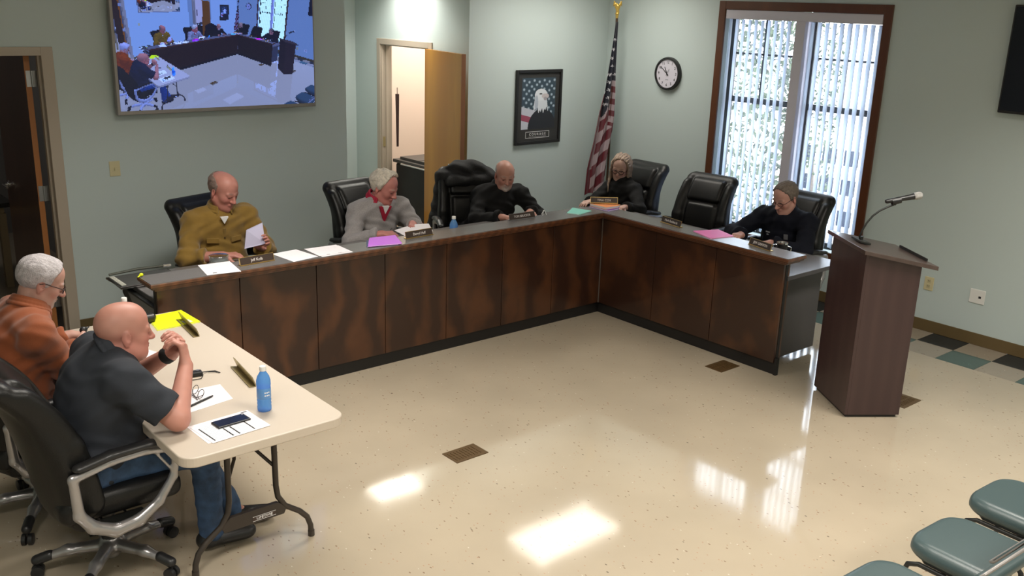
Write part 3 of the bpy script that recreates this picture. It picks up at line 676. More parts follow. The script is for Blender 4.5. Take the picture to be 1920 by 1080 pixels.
    s = o.modifiers.new('s', 'SOLIDIFY'); s.thickness = .0015
    tag(o, 'stars and stripes flag hanging in folds from the corner pole', 'flag')

# ---------------------------------------------------------------- council desk
def desk():
    r = empty('council_desk', (0, 0, 0), 'long L shaped council desk with burled cherry front panels', 'desk')
    xl, yr = -3.881, -1.906; HT = .901
    # left wing: panels
    xs = [-3.83, -3.303, -2.759, -2.217, -1.676, -1.136, -.60, -.042]; g = .0025
    for a, b_ in zip(xs[:-1], xs[1:]):
        b = MB(); b.box((a + g, -.042, .095), (b_ - g, -.018, .852)); b.build('front_panel', M['panel'], r, bevel=.0015)
    ys = [-.042, -.643, -1.243, -1.842]
    for a, b_ in zip(ys[:-1], ys[1:]):
        b = MB(); b.box((-.042, b_ + g, .095), (-.018, a - g, .852)); b.build('front_panel', M['panel'], r, bevel=.0015)
    b = MB(); b.box((-3.83, -.018, .0), (.0, .012, .86)); b.box((-.018, -1.842, .0), (.012, .012, .86)); b.build('core_panel', M['kick'], r)
    b = MB(); b.box((-3.83, -.0, 0), (0, -.03 + .03 - .02, .0945)); b.build('toe_kick', M['kick'], r)
    b = MB(); b.box((-.02, -1.856, 0), (0, 0, .0945)); b.box((-.03, -1.862, 0), (.0, -1.84, .13)); b.build('toe_kick', M['kick'], r)
    b = MB(); b.box((-.046, -.050, .095), (-.040, -.042, .85)); b.build('corner_strip', mat('pale aluminium seam', (.20, .18, .16), .4, metal=.5), r)
    # ledge: laminate top (L prism) and cherry mouldings
    o_, i_ = -.10, .124
    def L(off_o, off_i, e):
        return [(xl - e, o_ - off_o), (o_ - off_o, o_ - off_o), (o_ - off_o, yr - e), (i_ + off_i, yr - e), (i_ + off_i, i_ + off_i), (xl - e, i_ + off_i)]
    b = MB(); b.prism(L(-.004, -.004, -.004), 'z', HT - .004, HT); b.build('ledge_top', M['lam'], r)
    b = MB(); b.prism(L(0, 0, 0), 'z', HT - .026, HT - .004); b.prism(L(-.010, -.010, -.010), 'z', HT - .040, HT - .026); b.prism(L(-.024, -.024, -.03), 'z', HT - .055, HT - .040); b.build('ledge_moulding', M['mould'], r, bevel=.004)
    # work surfaces
    b = MB(); b.prism([(-3.79, .012), (.012, .012), (.012, -1.848), (.72, -1.848), (.72, .72), (-3.79, .72)], 'z', .742, .744); b.build('work_surface', M['lam'], r)
    b = MB(); b.prism([(-3.792, .012), (.012, .012), (.012, -1.85), (.722, -1.85), (.722, .722), (-3.792, .722)], 'z', .712, .742); b.build('work_surface_edge', M['greypanel'], r, bevel=.002)
    # end panels and gussets
    b = MB(); b.box((.012, -1.71, .04), (.68, -1.68, .712)); b.build('end_panel', M['greypanel'], r)
    b = MB(); b.box((.012, -1.842, .86 - .12), (.03, -1.71, .86)); b.box((.012, -1.842, .0), (.03, -1.71, .712)); b.build('end_return', M['panel'], r)
    b = MB(); b.prism([(.012, .712), (.60, .712), (.60, .67), (.10, .33), (.10, .0), (.012, .0)], 'x', -3.82, -3.775); b.build('end_gusset', M['blackm'], r, bevel=.003)
    b = MB(); b.prism([(.05, .70), (.50, .70), (.10, .42), (.05, .42)], 'x', -3.8205, -3.774); b.build('gusset_inset', mat('grey inset', (.22, .22, .22), .6), r)
    for x in (-2.5, -1.2): b = MB(); b.prism([(.012, .712), (.55, .712), (.10, .35), (.10, .0), (.012, .0)], 'x', x, x + .03); b.build('gusset', M['blackm'], r)
    # paper cutter on the left end of the work surface
    t = empty('paper_cutter', (-3.70, .53, .744), 'dark guillotine paper cutter with chrome rim on the desk end by the door', 'paper cutter')
    b = MB(); b.box((-3.885, .405, .748), (-3.50, .66, .768)); b.build('board', mat('dark cutter board', (.06, .06, .058), .4), t, bevel=.004)
    b = MB(); b.tube([(-3.89, .40, .758), (-3.89, .665, .758), (-3.495, .665, .758), (-3.495, .40, .758)], .009, 8, closed=True); b.build('rim', M['chrome'], t, smooth=True)
    b = MB(); b.box((-3.88, .42, .768), (-3.85, .65, .772)); b.build('ruler', mat('pale ruler', (.55, .55, .48), .4), t)
    b = MB(); [b.box((-3.879, .43 + .02 * k, .772), (-3.862 if k % 2 else -3.856, .432 + .02 * k, .7725)) for k in range(11)]; b.build('ruler_mark', M['ink'], t)
    b = MB(); b.tube([(-3.88, .65, .785), (-3.70, .64, .80), (-3.53, .64, .795)], [.008, .010, .008], 8); b.build('blade_arm', mat('dark green enamel', (.06, .065, .05), .4), t, smooth=True)
    b = MB(); b.tube([(-3.53, .64, .795), (-3.48, .64, .795)], .012, 8); b.build('handle', M['chrome'], t, smooth=True)
    for x, y in ((-3.77, .43), (-3.77, .63), (-3.53, .43), (-3.53, .63)):
        b = MB(); b.lathe([(0, .744), (.01, .744), (.01, .75), (0, .75)], (x, y, 0), 8); b.build('foot', M['blackp'], t)

# ---------------------------------------------------------------- lectern with microphone
def lectern():
    A, B, C, D = [np.array(p) for p in ((0, -2.165), (-.292, -2.581), (.008, -2.801), (.300, -2.385))]
    r = empty('lectern', tuple(np.append((A + C) / 2, 0)), 'dark mahogany lectern with a sloping top standing by the desk end', 'lectern')
    def hexa(b, pts, z0, zs): b.add([(*p, z0) for p in pts] + [(*p, z) for p, z in zip(pts, zs)], [(3, 2, 1, 0), (4, 5, 6, 7), (0, 1, 5, 4), (1, 2, 6, 5), (2, 3, 7, 6), (3, 0, 4, 7)])
    s = nrm(C - B); f = nrm(B - A); t = .02
    zt = (1.118, 1.118, 1.045, 1.045)
    b = MB(); hexa(b, [A, B, B + s * t, A + s * t], .02, (1.118, 1.118, 1.114, 1.114)); b.build('front_panel', M['lect'], r, bevel=.001)
    for q0, q1 in ((B, C), (A, D)):
        inn = -f * t if q0 is B else f * t
        b = MB(); hexa(b, [q0 + s * t, q1, q1 + inn, q0 + s * t + inn], .02, (1.114, 1.045, 1.045, 1.114)); b.build('side_panel', M['lect'], r, bevel=.001)
    b = MB(); hexa(b, [A + s * .02 + f * t, B + s * .02 - f * t, C - f * t - s * .02, D + f * t - s * .02], .08, (.10,) * 4); b.build('bottom_shelf', M['lect'], r)
    b = MB(); hexa(b, [A + s * .02 + f * t, B + s * .02 - f * t, C - f * t - s * .04, D + f * t - s * .04], .80, (.82,) * 4); b.build('shelf', M['lect'], r)
    b = MB(); hexa(b, [A + s * .015 + f * .015, B + s * .015 - f * .015, C - s * .015 - f * .015, D - s * .015 + f * .015], 0, (.02,) * 4); b.build('plinth', M['kick'], r)
    a0, b0, c0, d0 = A - f * .035 - s * .03, B + f * .035 - s * .03, C + f * .035 + s * .09, D - f * .035 + s * .09
    zz = (1.146, 1.146, 1.047, 1.047)
    b = MB(); P_ = [(*a0, zz[0] - .026), (*b0, zz[1] - .026), (*c0, zz[2] - .026), (*d0, zz[3] - .026), (*a0, zz[0]), (*b0, zz[1]), (*c0, zz[2]), (*d0, zz[3])]
    b.add(P_, [(3, 2, 1, 0), (4, 5, 6, 7), (0, 1, 5, 4), (1, 2, 6, 5), (2, 3, 7, 6), (3, 0, 4, 7)]); b.build('sloping_top', M['lecttop'], r, bevel=.002)
    e0, e1 = c0 - f * .11 - s * .03, d0 + f * .11 - s * .03
    z = 1.055; b = MB(); b.add([(*e0, z), (*e1, z), (*(e1 + s * .012), z - .003), (*(e0 + s * .012), z - .003), (*e0, z + .018), (*e1, z + .018), (*(e1 + s * .012), z + .015), (*(e0 + s * .012), z + .015)], [(3, 2, 1, 0), (4, 5, 6, 7), (0, 1, 5, 4), (1, 2, 6, 5), (2, 3, 7, 6), (3, 0, 4, 7)]); b.build('paper_stop', M['kick'], r)
    # gooseneck stand and microphone
    bz = 1.128; bp = np.array((-.060, -2.400, bz)); t_ = empty('microphone_stand', tuple(bp), 'black gooseneck microphone stand on top of the lectern', 'microphone stand')
    s3 = np.append(s, 0); f3 = np.append(f, 0); sl = nrm(np.append(s * .47, -.099)); R = np.stack([f3, sl, np.cross(f3, sl)], 1)
    if R[2, 2] < 0: R[:, 2] *= -1
    b = MB(); b.box((-.075, -.035, 0), (.075, .035, .014), R=R, c=bp - np.array((0, 0, .0))); b.build('base_plate', M['blackm'], t_, bevel=.003)
    pts = [bp + np.array((0, 0, .005)), (-.088, -2.402, 1.165), (-.080, -2.412, 1.21), (-.063, -2.425, 1.257), (-.035, -2.445, 1.305), (0, -2.470, 1.34), (.04, -2.50, 1.366), (.076, -2.526, 1.384)]
    b = MB(); b.tube(pts, .0065, 10); b.tube([pts[0], pts[0] + np.array((0, 0, .03))], .014, 12); b.build('gooseneck', M['blackm'], t_, smooth=True)
    a, e = np.array((.024, -2.488, 1.400)), np.array((.184, -2.604, 1.440)); d = nrm(e - a)
    b = MB(); b.tube([(.072, -2.523, 1.380), a + d * .07 - np.array((0, 0, .012))], [.010, .016], 12); b.tube([a + d * .04 - np.array((0, 0, .008)), a + d * .10 - np.array((0, 0, .008))], .021, 14); b.build('clip', M['blackp'], t_, smooth=True)
    m = empty('microphone', tuple(a), 'black hand microphone with a silver mesh head in the gooseneck clip', 'microphone')
    b = MB(); b.tube([a, a + d * .01, a + d * .12, a + d * .165, e - d * .015, e - d * .012], [.012, .0145, .0165, .0185, .021, .021], 20); b.build('body', M['blackp'], m, smooth=True)
    b = MB(); b.tube([e - d * .014, e - d * .008, e, e + d * .008, e + d * .02, e + d * .032, e + d * .040, e + d * .043], [.021, .0235, .026, .0235, .0255, .022, .013, .003], 24); b.build('mesh_head', mat('silver mesh', (.55, .54, .52), .4, metal=.7, bump=.6, bscale=500), m, smooth=True)

# ---------------------------------------------------------------- executive chair
def chair_meshes():
    """silver loop arm executive chair, facing +X, origin on the floor under the seat"""
    r = empty('office_chair', (0, 0, 0), 'x', 'office chair'); h = .007 * FAST
    z = .44
    g = G((-.30, -.32, .38), (.33, .32, .56), h)
    g.rbox((0, 0, z), (.26, .255, .055), .045, k=.01); g.rbox((.03, 0, z + .035), (.215, .20, .035), .03, k=.03)
    for s in (-1, 1): g.rbox((0, s * .215, z + .03), (.235, .045, .04), .035, k=.02)
    for x in (-.06, .10): g.cone((x, -.20, z + .082), (x, .20, z + .082), .008, .008, .014, 's')
    g.build('seat', M['leather'], r)
    # backrest: built around a pivot, upright, thickness along x
    pv = (-.20, 0, .42); g = G((-.30, -.33, -.10), (.16, .33, .74), h)
    hw = lambda zz: .235 + .03 * math.sin(min(max(zz / .55, 0), 1) * PI * .6)
    g.rbox((0, 0, .30), (.045, .26, .39), .045, k=.02, taper=(1, 2, .0))
    g.ell((-.015, 0, .24), (.075, .275, .34), k=.05)
    g.rbox((.05, 0, .555), (.042, .165, .105), .035, k=.02)
    g.rbox((.045, 0, .31), (.040, .150, .125), .035, k=.02)
    g.rbox((.055, 0, .10), (.045, .17, .095), .04, k=.02)
    for s in (-1, 1):
        g.cone((.035, s * .215, .60), (.045, s * .225, .30), .045, .05, .02); g.cone((.045, s * .225, .30), (.055, s * .235, .02), .05, .05, .02)
        g.cone((.095, s * .172, .66), (.10, s * .178, .45), .007, .007, .012, 's'); g.cone((.10, s * .178, .45), (.11, s * .15, .0), .007, .007, .012, 's')
    g.cone((.0, -.19, .665), (.0, .19, .665), .045, .045, .03)
    for zz in (.435, .20): g.cone((.10, -.15, zz), (.10, .15, zz), .007, .007, .014, 's')
    def bend(P, F):
        return F
    bk = g.build('backrest', M['leather'], r); 
    # curve the back: lumbar forward, shoulders back
    me = bk.data; n = len(me.vertices); co = np.zeros(n * 3); me.vertices.foreach_get('co', co); co = co.reshape(-1, 3)
    zz = co[:, 2]; co[:, 0] += .05 * np.sin(np.clip(zz / .65, 0, 1) * PI) - .02 * (co[:, 1] / .26) ** 2 * -1.5 - .05 * np.clip((zz - .42) / .3, 0, 1) ** 2
    me.vertices.foreach_set('co', co.ravel()); me.update()
    bk.location = pv; bk.rotation_euler = (0, -math.radians(12), 0)
    for s in (-1, 1):
        g = G((-.26, s * .30 - .04, .24), (.27, s * .30 + .04, .70), .005 * FAST)
        y = s * .30; loop = [(-.21, .63), (-.05, .665), (.10, .672), (.19, .655), (.215, .60), (.20, .52), (.13, .42), (.04, .36), (-.06, .345), (-.15, .39), (-.20, .46)]
        rad = [.020, .017, .017, .017, .018, .018, .022, .028, .030, .028, .024]
        for i in range(len(loop)):
            a, b_ = loop[i], loop[(i + 1) % len(loop)]
            g.cone((a[0], y, a[1]), (b_[0], y, b_[1]), rad[i], rad[(i + 1) % len(loop)], .012, flat=((0, 1, 0), 1.25))
        g.cone((.13, y, .655), (.205, y, .54), .007, .007, .008)
        arm = g.build('armrest', M['silver'], r)
        q = G((-.24, y - .05, .66), (.24, y + .05, .73), .006 * FAST)
        for a, b_ in (((-.18, .672), (-.05, .697)), ((-.05, .697), (.10, .702)), ((.10, .702), (.19, .682))): q.cone((a[0], y, a[1]), (b_[0], y, b_[1]), .03, .03, .01, flat=((0, 0, 1), 1.5))
        q.build('arm_pad', M['blackp'], arm)
        b = MB(); b.box((-.10, s * .22 if s > 0 else y, .355), (.08, y if s > 0 else -.22, .375)); b.build('arm_bracket', M['blackm'], arm)
    b = MB(); b.box((-.14, -.10, .355), (.14, .10, .385)); b.box((-.23, -.05, .36), (-.13, .05, .40)); b.tube([(0.02, -.10, .36), (.02, -.26, .35)], .006); b.build('tilt_mechanism', M['blackm'], r, bevel=.006)
    b = MB(); b.tube([(0, 0, .12), (0, 0, .36)], .028, 16); b.tube([(0, 0, .10), (0, 0, .22)], .040, 16); b.build('gas_cylinder', M['blackp'], r, smooth=True)
    g = G((-.36, -.36, .05), (.36, .36, .17), .006 * FAST)
    g.cone((0, 0, .085), (0, 0, .145), .045, .04, .015)
    caps = []
    for k in range(5):
        a = 2 * PI * k / 5; c_, s_ = math.cos(a), math.sin(a)
        g.cone((c_ * .02, s_ * .02, .115), (c_ * .18, s_ * .18, .112), .034, .026, .02, flat=((0, 0, 1), 1.15)); g.cone((c_ * .18, s_ * .18, .112), (c_ * .29, s_ * .29, .088), .026, .018, .02, flat=((0, 0, 1), 1.1))
        q = V(c_ * .29, s_ * .29, .09); capg = G(q - .07, q + .07, .006 * FAST); capg.cone((c_ * .26, s_ * .26, .098), (c_ * .315, s_ * .315, .082), .024, .024, .01); caps.append(capg)
    base = g.build('base', M['silver'], r); [q.build('foot_cap', M['blackp'], base) for q in caps]
    for k in range(5):
        a = 2 * PI * k / 5; c = np.array((math.cos(a) * .315, math.sin(a) * .315, .028)); t = np.array((-math.sin(a), math.cos(a), 0))
        b = MB(); b.tube([c + (0, 0, .06), c + (0, 0, .02)], .008)
        b.tube([c - t * .026, c - t * .024, c - t * .006, c - t * .005], [.018, .028, .028, .02], 16); b.tube([c + t * .005, c + t * .006, c + t * .024, c + t * .026], [.02, .028, .028, .018], 16)
        b.build('caster', M['blackp'], r, smooth=True)
    return r
def chairs():
    proto = chair_meshes()
    G1 = 'high backed office chairs'
    L = [((-2.93, .95), -73, 12, 0, 'black leather office chair behind the man in the mustard shirt'),
         ((-1.66, .95), -82, 12, 20, 'black leather office chair behind the man in the grey and red pullover'),
         ((-.62, 1.02), -118, 12, 30, 'office chair with a black coat over its back, left of the bearded man'),
         ((.94, .65), 180, 11, 50, 'black leather office chair behind the woman with long hair'),
         ((.93, -.20), -172, 11, 10, 'empty black leather office chair between the woman and the uniformed man'),
         ((.95, -1.14), 180, 10, 36, 'black leather office chair behind the man in the navy uniform, in front of the window'),
         ((-4.62, -1.44), 0, 19, 15, 'black office chair with silver loop arms under the bald man, nearest the camera'),
         ((-4.72, -.75), 4, 13, 96, 'black office chair with a silver base under the man in the rust shirt')]
    for i, (p, a, rec, st, lab) in enumerate(L):
        c = proto if i == 0 else copy_tree(proto)
        c.location = (*p, 0); c.rotation_euler = (0, 0, math.radians(a)); c['label'] = lab; c['group'] = G1
        for ch in c.children:
            n = ch.name.split('.')[0]
            if n == 'backrest': ch.rotation_euler = (0, -math.radians(rec), 0)
            if n in ('base', 'caster'): ch.rotation_euler = (0, 0, math.radians(st - a))
# ---------------------------------------------------------------- stacking visitor chairs
def visitor_chairs():
    r = empty('visitor_chair', (0, 0, 0), 'x', 'chair', 'green vinyl visitor chairs'); h = .006 * FAST
    # faces +Y
    g = G((-.26, -.26, .38), (.26, .26, .52), h); g.rbox((0, 0, .435), (.20, .185, .03), .028, k=.01); g.rbox((0, 0, .450), (.185, .172, .028), .026, k=.03)
    [g.plane((q * .172, .158, .45), (q, 1, 0), k=.06) for q in (-1, 1)]
    def cor(P, F): return F
    g.build('seat', M['vinyl'], r)
    b = MB(); b.prism([(-.185, -.17), (.185, -.17), (.185, .08), (.11, .165), (-.11, .165), (-.185, .08)], 'z', .395, .408); b.build('seat_pan', M['blackm'], r, bevel=.01)
    g = G((-.25, -.46, .48), (.25, -.14, .90), h); g.rbox((0, -.295, .665), (.195, .028, .165), .026, R=axrot((1, 0, 0), .62), k=.01); g.build('backrest', M['vinyl'], r)
    b = MB(); b.tube([(-.19, -.177, .545), (-.205, -.20, .56), (-.205, -.36, .785), (-.19, -.385, .82), (-.15, -.392, .83), (.15, -.392, .83), (.19, -.385, .82), (.205, -.36, .785), (.205, -.20, .56), (.19, -.177, .545)], .0065, closed=True); b.build('back_trim', M['tvframe'], r, smooth=True)
    for s in (-1, 1):
        x = s * .185
        b = MB(); b.tube([(x, .165, 0), (x, .16, .32), (x, .145, .365), (x, .10, .385), (x, -.13, .385), (x, -.16, .41), (x * 1.05, -.185, .50), (x * 1.11, -.215, .56), (x * 1.11, -.36, .785)], .011); b.build('front_leg', M['blackm'], r, smooth=True)
        b = MB(); b.tube([(x, -.24, 0), (x, -.15, .34), (x, -.10, .385)], .011); b.build('rear_leg', M['blackm'], r, smooth=True)
        b = MB(); b.tube([(x, .162, .22), (x, -.19, .18)], .008); b.build('stretcher', M['blackm'], r, smooth=True)
    for i, (x, y, a, lab) in enumerate(((-2.03, -4.145, -3, 'green vinyl chair in the middle of the row at lower right'), (-1.47, -4.13, -3, 'green vinyl chair cut by the right edge of the picture'), (-2.60, -4.13, -3, 'green vinyl chair of which only the seat front shows at the bottom edge'))):
        c = r if i == 0 else copy_tree(r); c.location = (x, y, 0); c.rotation_euler = (0, 0, math.radians(a)); c['label'] = lab

# ---------------------------------------------------------------- folding table
def folding_table():
    r = empty('folding_table', (-4.11, -1.145, 0), 'long almond plastic folding table with bronze wishbone legs', 'table')
    x0, x1, y0, y1 = -4.49, -3.73, -2.06, -.165; R_ = .07; pts = []
    for cx, cy, a0 in ((x1 - R_, y1 - R_, 0), (x0 + R_, y1 - R_, 90), (x0 + R_, y0 + R_, 180), (x1 - R_, y0 + R_, 270)):
        for k in range(9): a = math.radians(a0 + k * 11.25); pts.append((cx + R_ * math.cos(a), cy + R_ * math.sin(a)))
    b = MB(); b.prism(pts, 'z', .695, .740); b.build('tabletop', M['table'], r, bevel=.006, seg=3)
    for Y, sg in ((-1.76, 1), (-.53, -1)):
        for s in (-1, 1):
            X = -4.066; q = [(X + s * .115, Y, .69), (X + s * .117, Y, .33), (X + s * .125, Y, .27), (X + s * .16, Y, .21), (X + s * .235, Y, .155), (X + s * .275, Y, .11), (X + s * .292, Y, .06), (X + s * .295, Y, .01)]
            b = MB(); b.tube(q, .014, 12); b.tube([(X + s * .295, Y, .03), (X + s * .295, Y, 0)], .0165, 12); b.build('leg', M['leg'], r, smooth=True)
        b = MB(); b.prism([(X - .165, .205), (X - .12, .245), (X + .12, .245), (X + .165, .205), (X + .15, .175), (X - .15, .175)], 'y', Y - .012, Y + .010); cb = b.build('crossbar', M['leg'], r, bevel=.003)
        if sg > 0:
            b = MB(); b.box((X - .012, Y - .0135, .188), (X + .105, Y - .0118, .2105)); lb = b.build('badge', M['plate'], cb)
            text('LIFETIME', .0165, M['white'], cb, (X + .047, Y - .0142, .199), (1, 0, 0), (0, 0, 1), sx=1.3)
            b = MB(); b.box((X - .012, Y - .0139, .2095), (X + .105, Y - .0134, .2112)); b.box((X - .012, Y - .0139, .1872), (X + .105, Y - .0134, .1889)); b.build('badge_outline', M['white'], cb)
        b = MB(); b.tube([(X + .115, Y, .43), (X + .06, Y + sg * .05, .50), (X - .01, Y + sg * .20, .60), (X - .01, Y + sg * .24, .692)], .0085, 8); b.tube([(X - .115, Y, .43), (X - .06, Y + sg * .05, .50), (X + .01, Y + sg * .20, .60)], .0085, 8); b.build('brace', M['leg'], r, smooth=True)
        b = MB(); b.tube([(X - .01, Y + sg * .21, .62), (X - .105, Y, .40)], .003, 6); b.build('lock_wire', M['leg'], r)
    b = MB(); b.box((-4.44, -1.95, .672), (-4.42, -.33, .697)); b.box((-3.80, -1.95, .672), (-3.78, -.33, .697)); b.build('rail', M['leg'], r)

# ---------------------------------------------------------------- people
def lerp(a, b, t): return np.array(a) + (np.array(b) - np.array(a)) * t
def ik(S, W, a, b, pole):
    S, W, pole = V(*S), V(*W), V(*pole); d = W - S; L = min(np.linalg.norm(d), a + b - .004); d = nrm(d)
    W2 = S + d * L; x = (a * a - b * b + L * L) / (2 * L); h = math.sqrt(max(a * a - x * x, 0)); q = pole - S; q = nrm(q - d * np.dot(q, d))
    return S + d * x + q * h, W2
def hand(g, W, d, n, curl, thumb=.6, spread=.05, sc_=1.0, side=1):
    """W wrist, d direction of the palm, n palm normal; side +1 puts the thumb towards n x d"""
    d = nrm(d); n = nrm(np.array(n) - d * np.dot(n, d)); s = np.cross(n, d) * side
    K = []
    for i in range(4):
        o = (1.5 - i) * .0195 * sc_
        k0 = W + d * .012 * sc_ + s * o * .55; k1 = W + d * (.088 - .004 * abs(i - 1.2)) * sc_ + s * o - n * .003
        g.cone(k0, k1, .0145 * sc_, .0115 * sc_, .012); K.append(k1)
    g.cone(W - d * .02, W + d * .02, .025 * sc_, .025 * sc_, .015, flat=(n, 1.35))
    g.cone(W + d * .03 + s * .012, W + d * .065 + s * .02, .017 * sc_, .013 * sc_, .015)
    for i, L in enumerate(((.040, .024, .020), (.045, .027, .021), (.041, .026, .021), (.032, .020, .018))):
        p = K[i]; c = curl[i] if hasattr(curl[0], '__len__') else curl; ang = 0; r = .0098 * sc_; dd = nrm(d + s * (1.5 - i) * spread)
        for j in range(3):
            ang += c[j]; q = p + (dd * math.cos(ang) + n * math.sin(ang)) * L[j] * sc_
            g.cone(p, q, r, r * .9, .004 if j else .008); p = q; r *= .9
    p = W + d * .028 * sc_ + s * .022 * sc_; a = nrm(d * (1 - thumb * .5) + s * (.9 - thumb * .5) + n * thumb * .9)
    for j, L in enumerate((.040, .030, .024)):
        q = p + a * L * sc_; g.cone(p, q, (.0145, .012, .0105)[j] * sc_, (.012, .0105, .009)[j] * sc_, .008); p = q; a = nrm(a + d * .25 + n * .1 - s * .15)
class Head:
    def __init__(s, H_, f, roll=0, sc_=1.0, up=(0, 0, 1)):
        s.H = V(*H_); s.R = basis(f, up)
        if roll: s.R = axrot(nrm(f), roll) @ s.R
        s.s = sc_
    def w(s, x, y, z): return s.H + s.R @ (np.array((x, y, z)) * s.s)
    def loc(s, v): return ((v - s.H) @ s.R) / s.s
def put_head(g, h, nose=1., jowl=0., earsize=1.):
    R, s = h.R, h.s
    E = lambda c, r, k=.02, op='u', Q=None: g.ell(h.w(*c), tuple(x * s for x in r), R if Q is None else R @ Q, k * s, op)
    Cn = lambda a, b, ra, rb, k=.012, op='u': g.cone(h.w(*a), h.w(*b), ra * s, rb * s, k * s, op)
    E((0, -.018, .035), (.076, .097, .086)); E((0, .022, .045), (.066, .066, .068), .03); E((0, .030, -.025), (.061, .062, .080), .03)
    E((0, .042, -.078), (.046, .045, .034), .03); E((0, .078, -.098), (.020, .018, .017), .025)
    for q in (-1, 1):
        E((q * .040, .058, -.022), (.022, .024, .024), .03); Cn((q * .055, .0, -.055), (q * .030, .055, -.088), .022, .018, .03)
        if jowl: E((q * .038, .045, -.075), (.028 + jowl, .035, .030), .03)
        E((q * .031, .094, .004), (.017, .014, .011), .012, 's'); E((q * .031, .079, .003), (.0135, .0135, .0125), .003)
        Cn((q * .012, .090, .023), (q * .045, .078, .022), .0085, .008, .012); Cn((q * .020, .0925, .010), (q * .042, .086, .010), .0035, .0035, .006)
    Cn((0, .092, .014), (0, .112 * (.5 + .5 * nose), -.026), .0085, .0115, .012); E((0, .110, -.028), (.013, .013, .010), .010)
    for q in (-1, 1): E((q * .012, .100, -.030), (.008, .010, .007), .006)
    Cn((-.016, .087, -.058), (.016, .087, -.058), .0065, .0065, .008); E((0, .094, -.0545), (.017, .008, .0055), .005); E((0, .092, -.0655), (.015, .009, .0065), .005); Cn((-.016, .0955, -.060), (.016, .0955, -.060), .0016, .0016, .002, 's')
    for q in (-1, 1):
        Q = axrot((0, 0, 1), q * -.35); c = (q * .079, -.010, -.006); E(c, (.0075 * earsize, .019 * earsize, .032 * earsize), .005, 'u', Q); E((q * .087, -.004, -.002), (.006, .010, .017), .004, 's', Q); E((q * .078, -.006, -.036), (.006, .009, .008), .006)
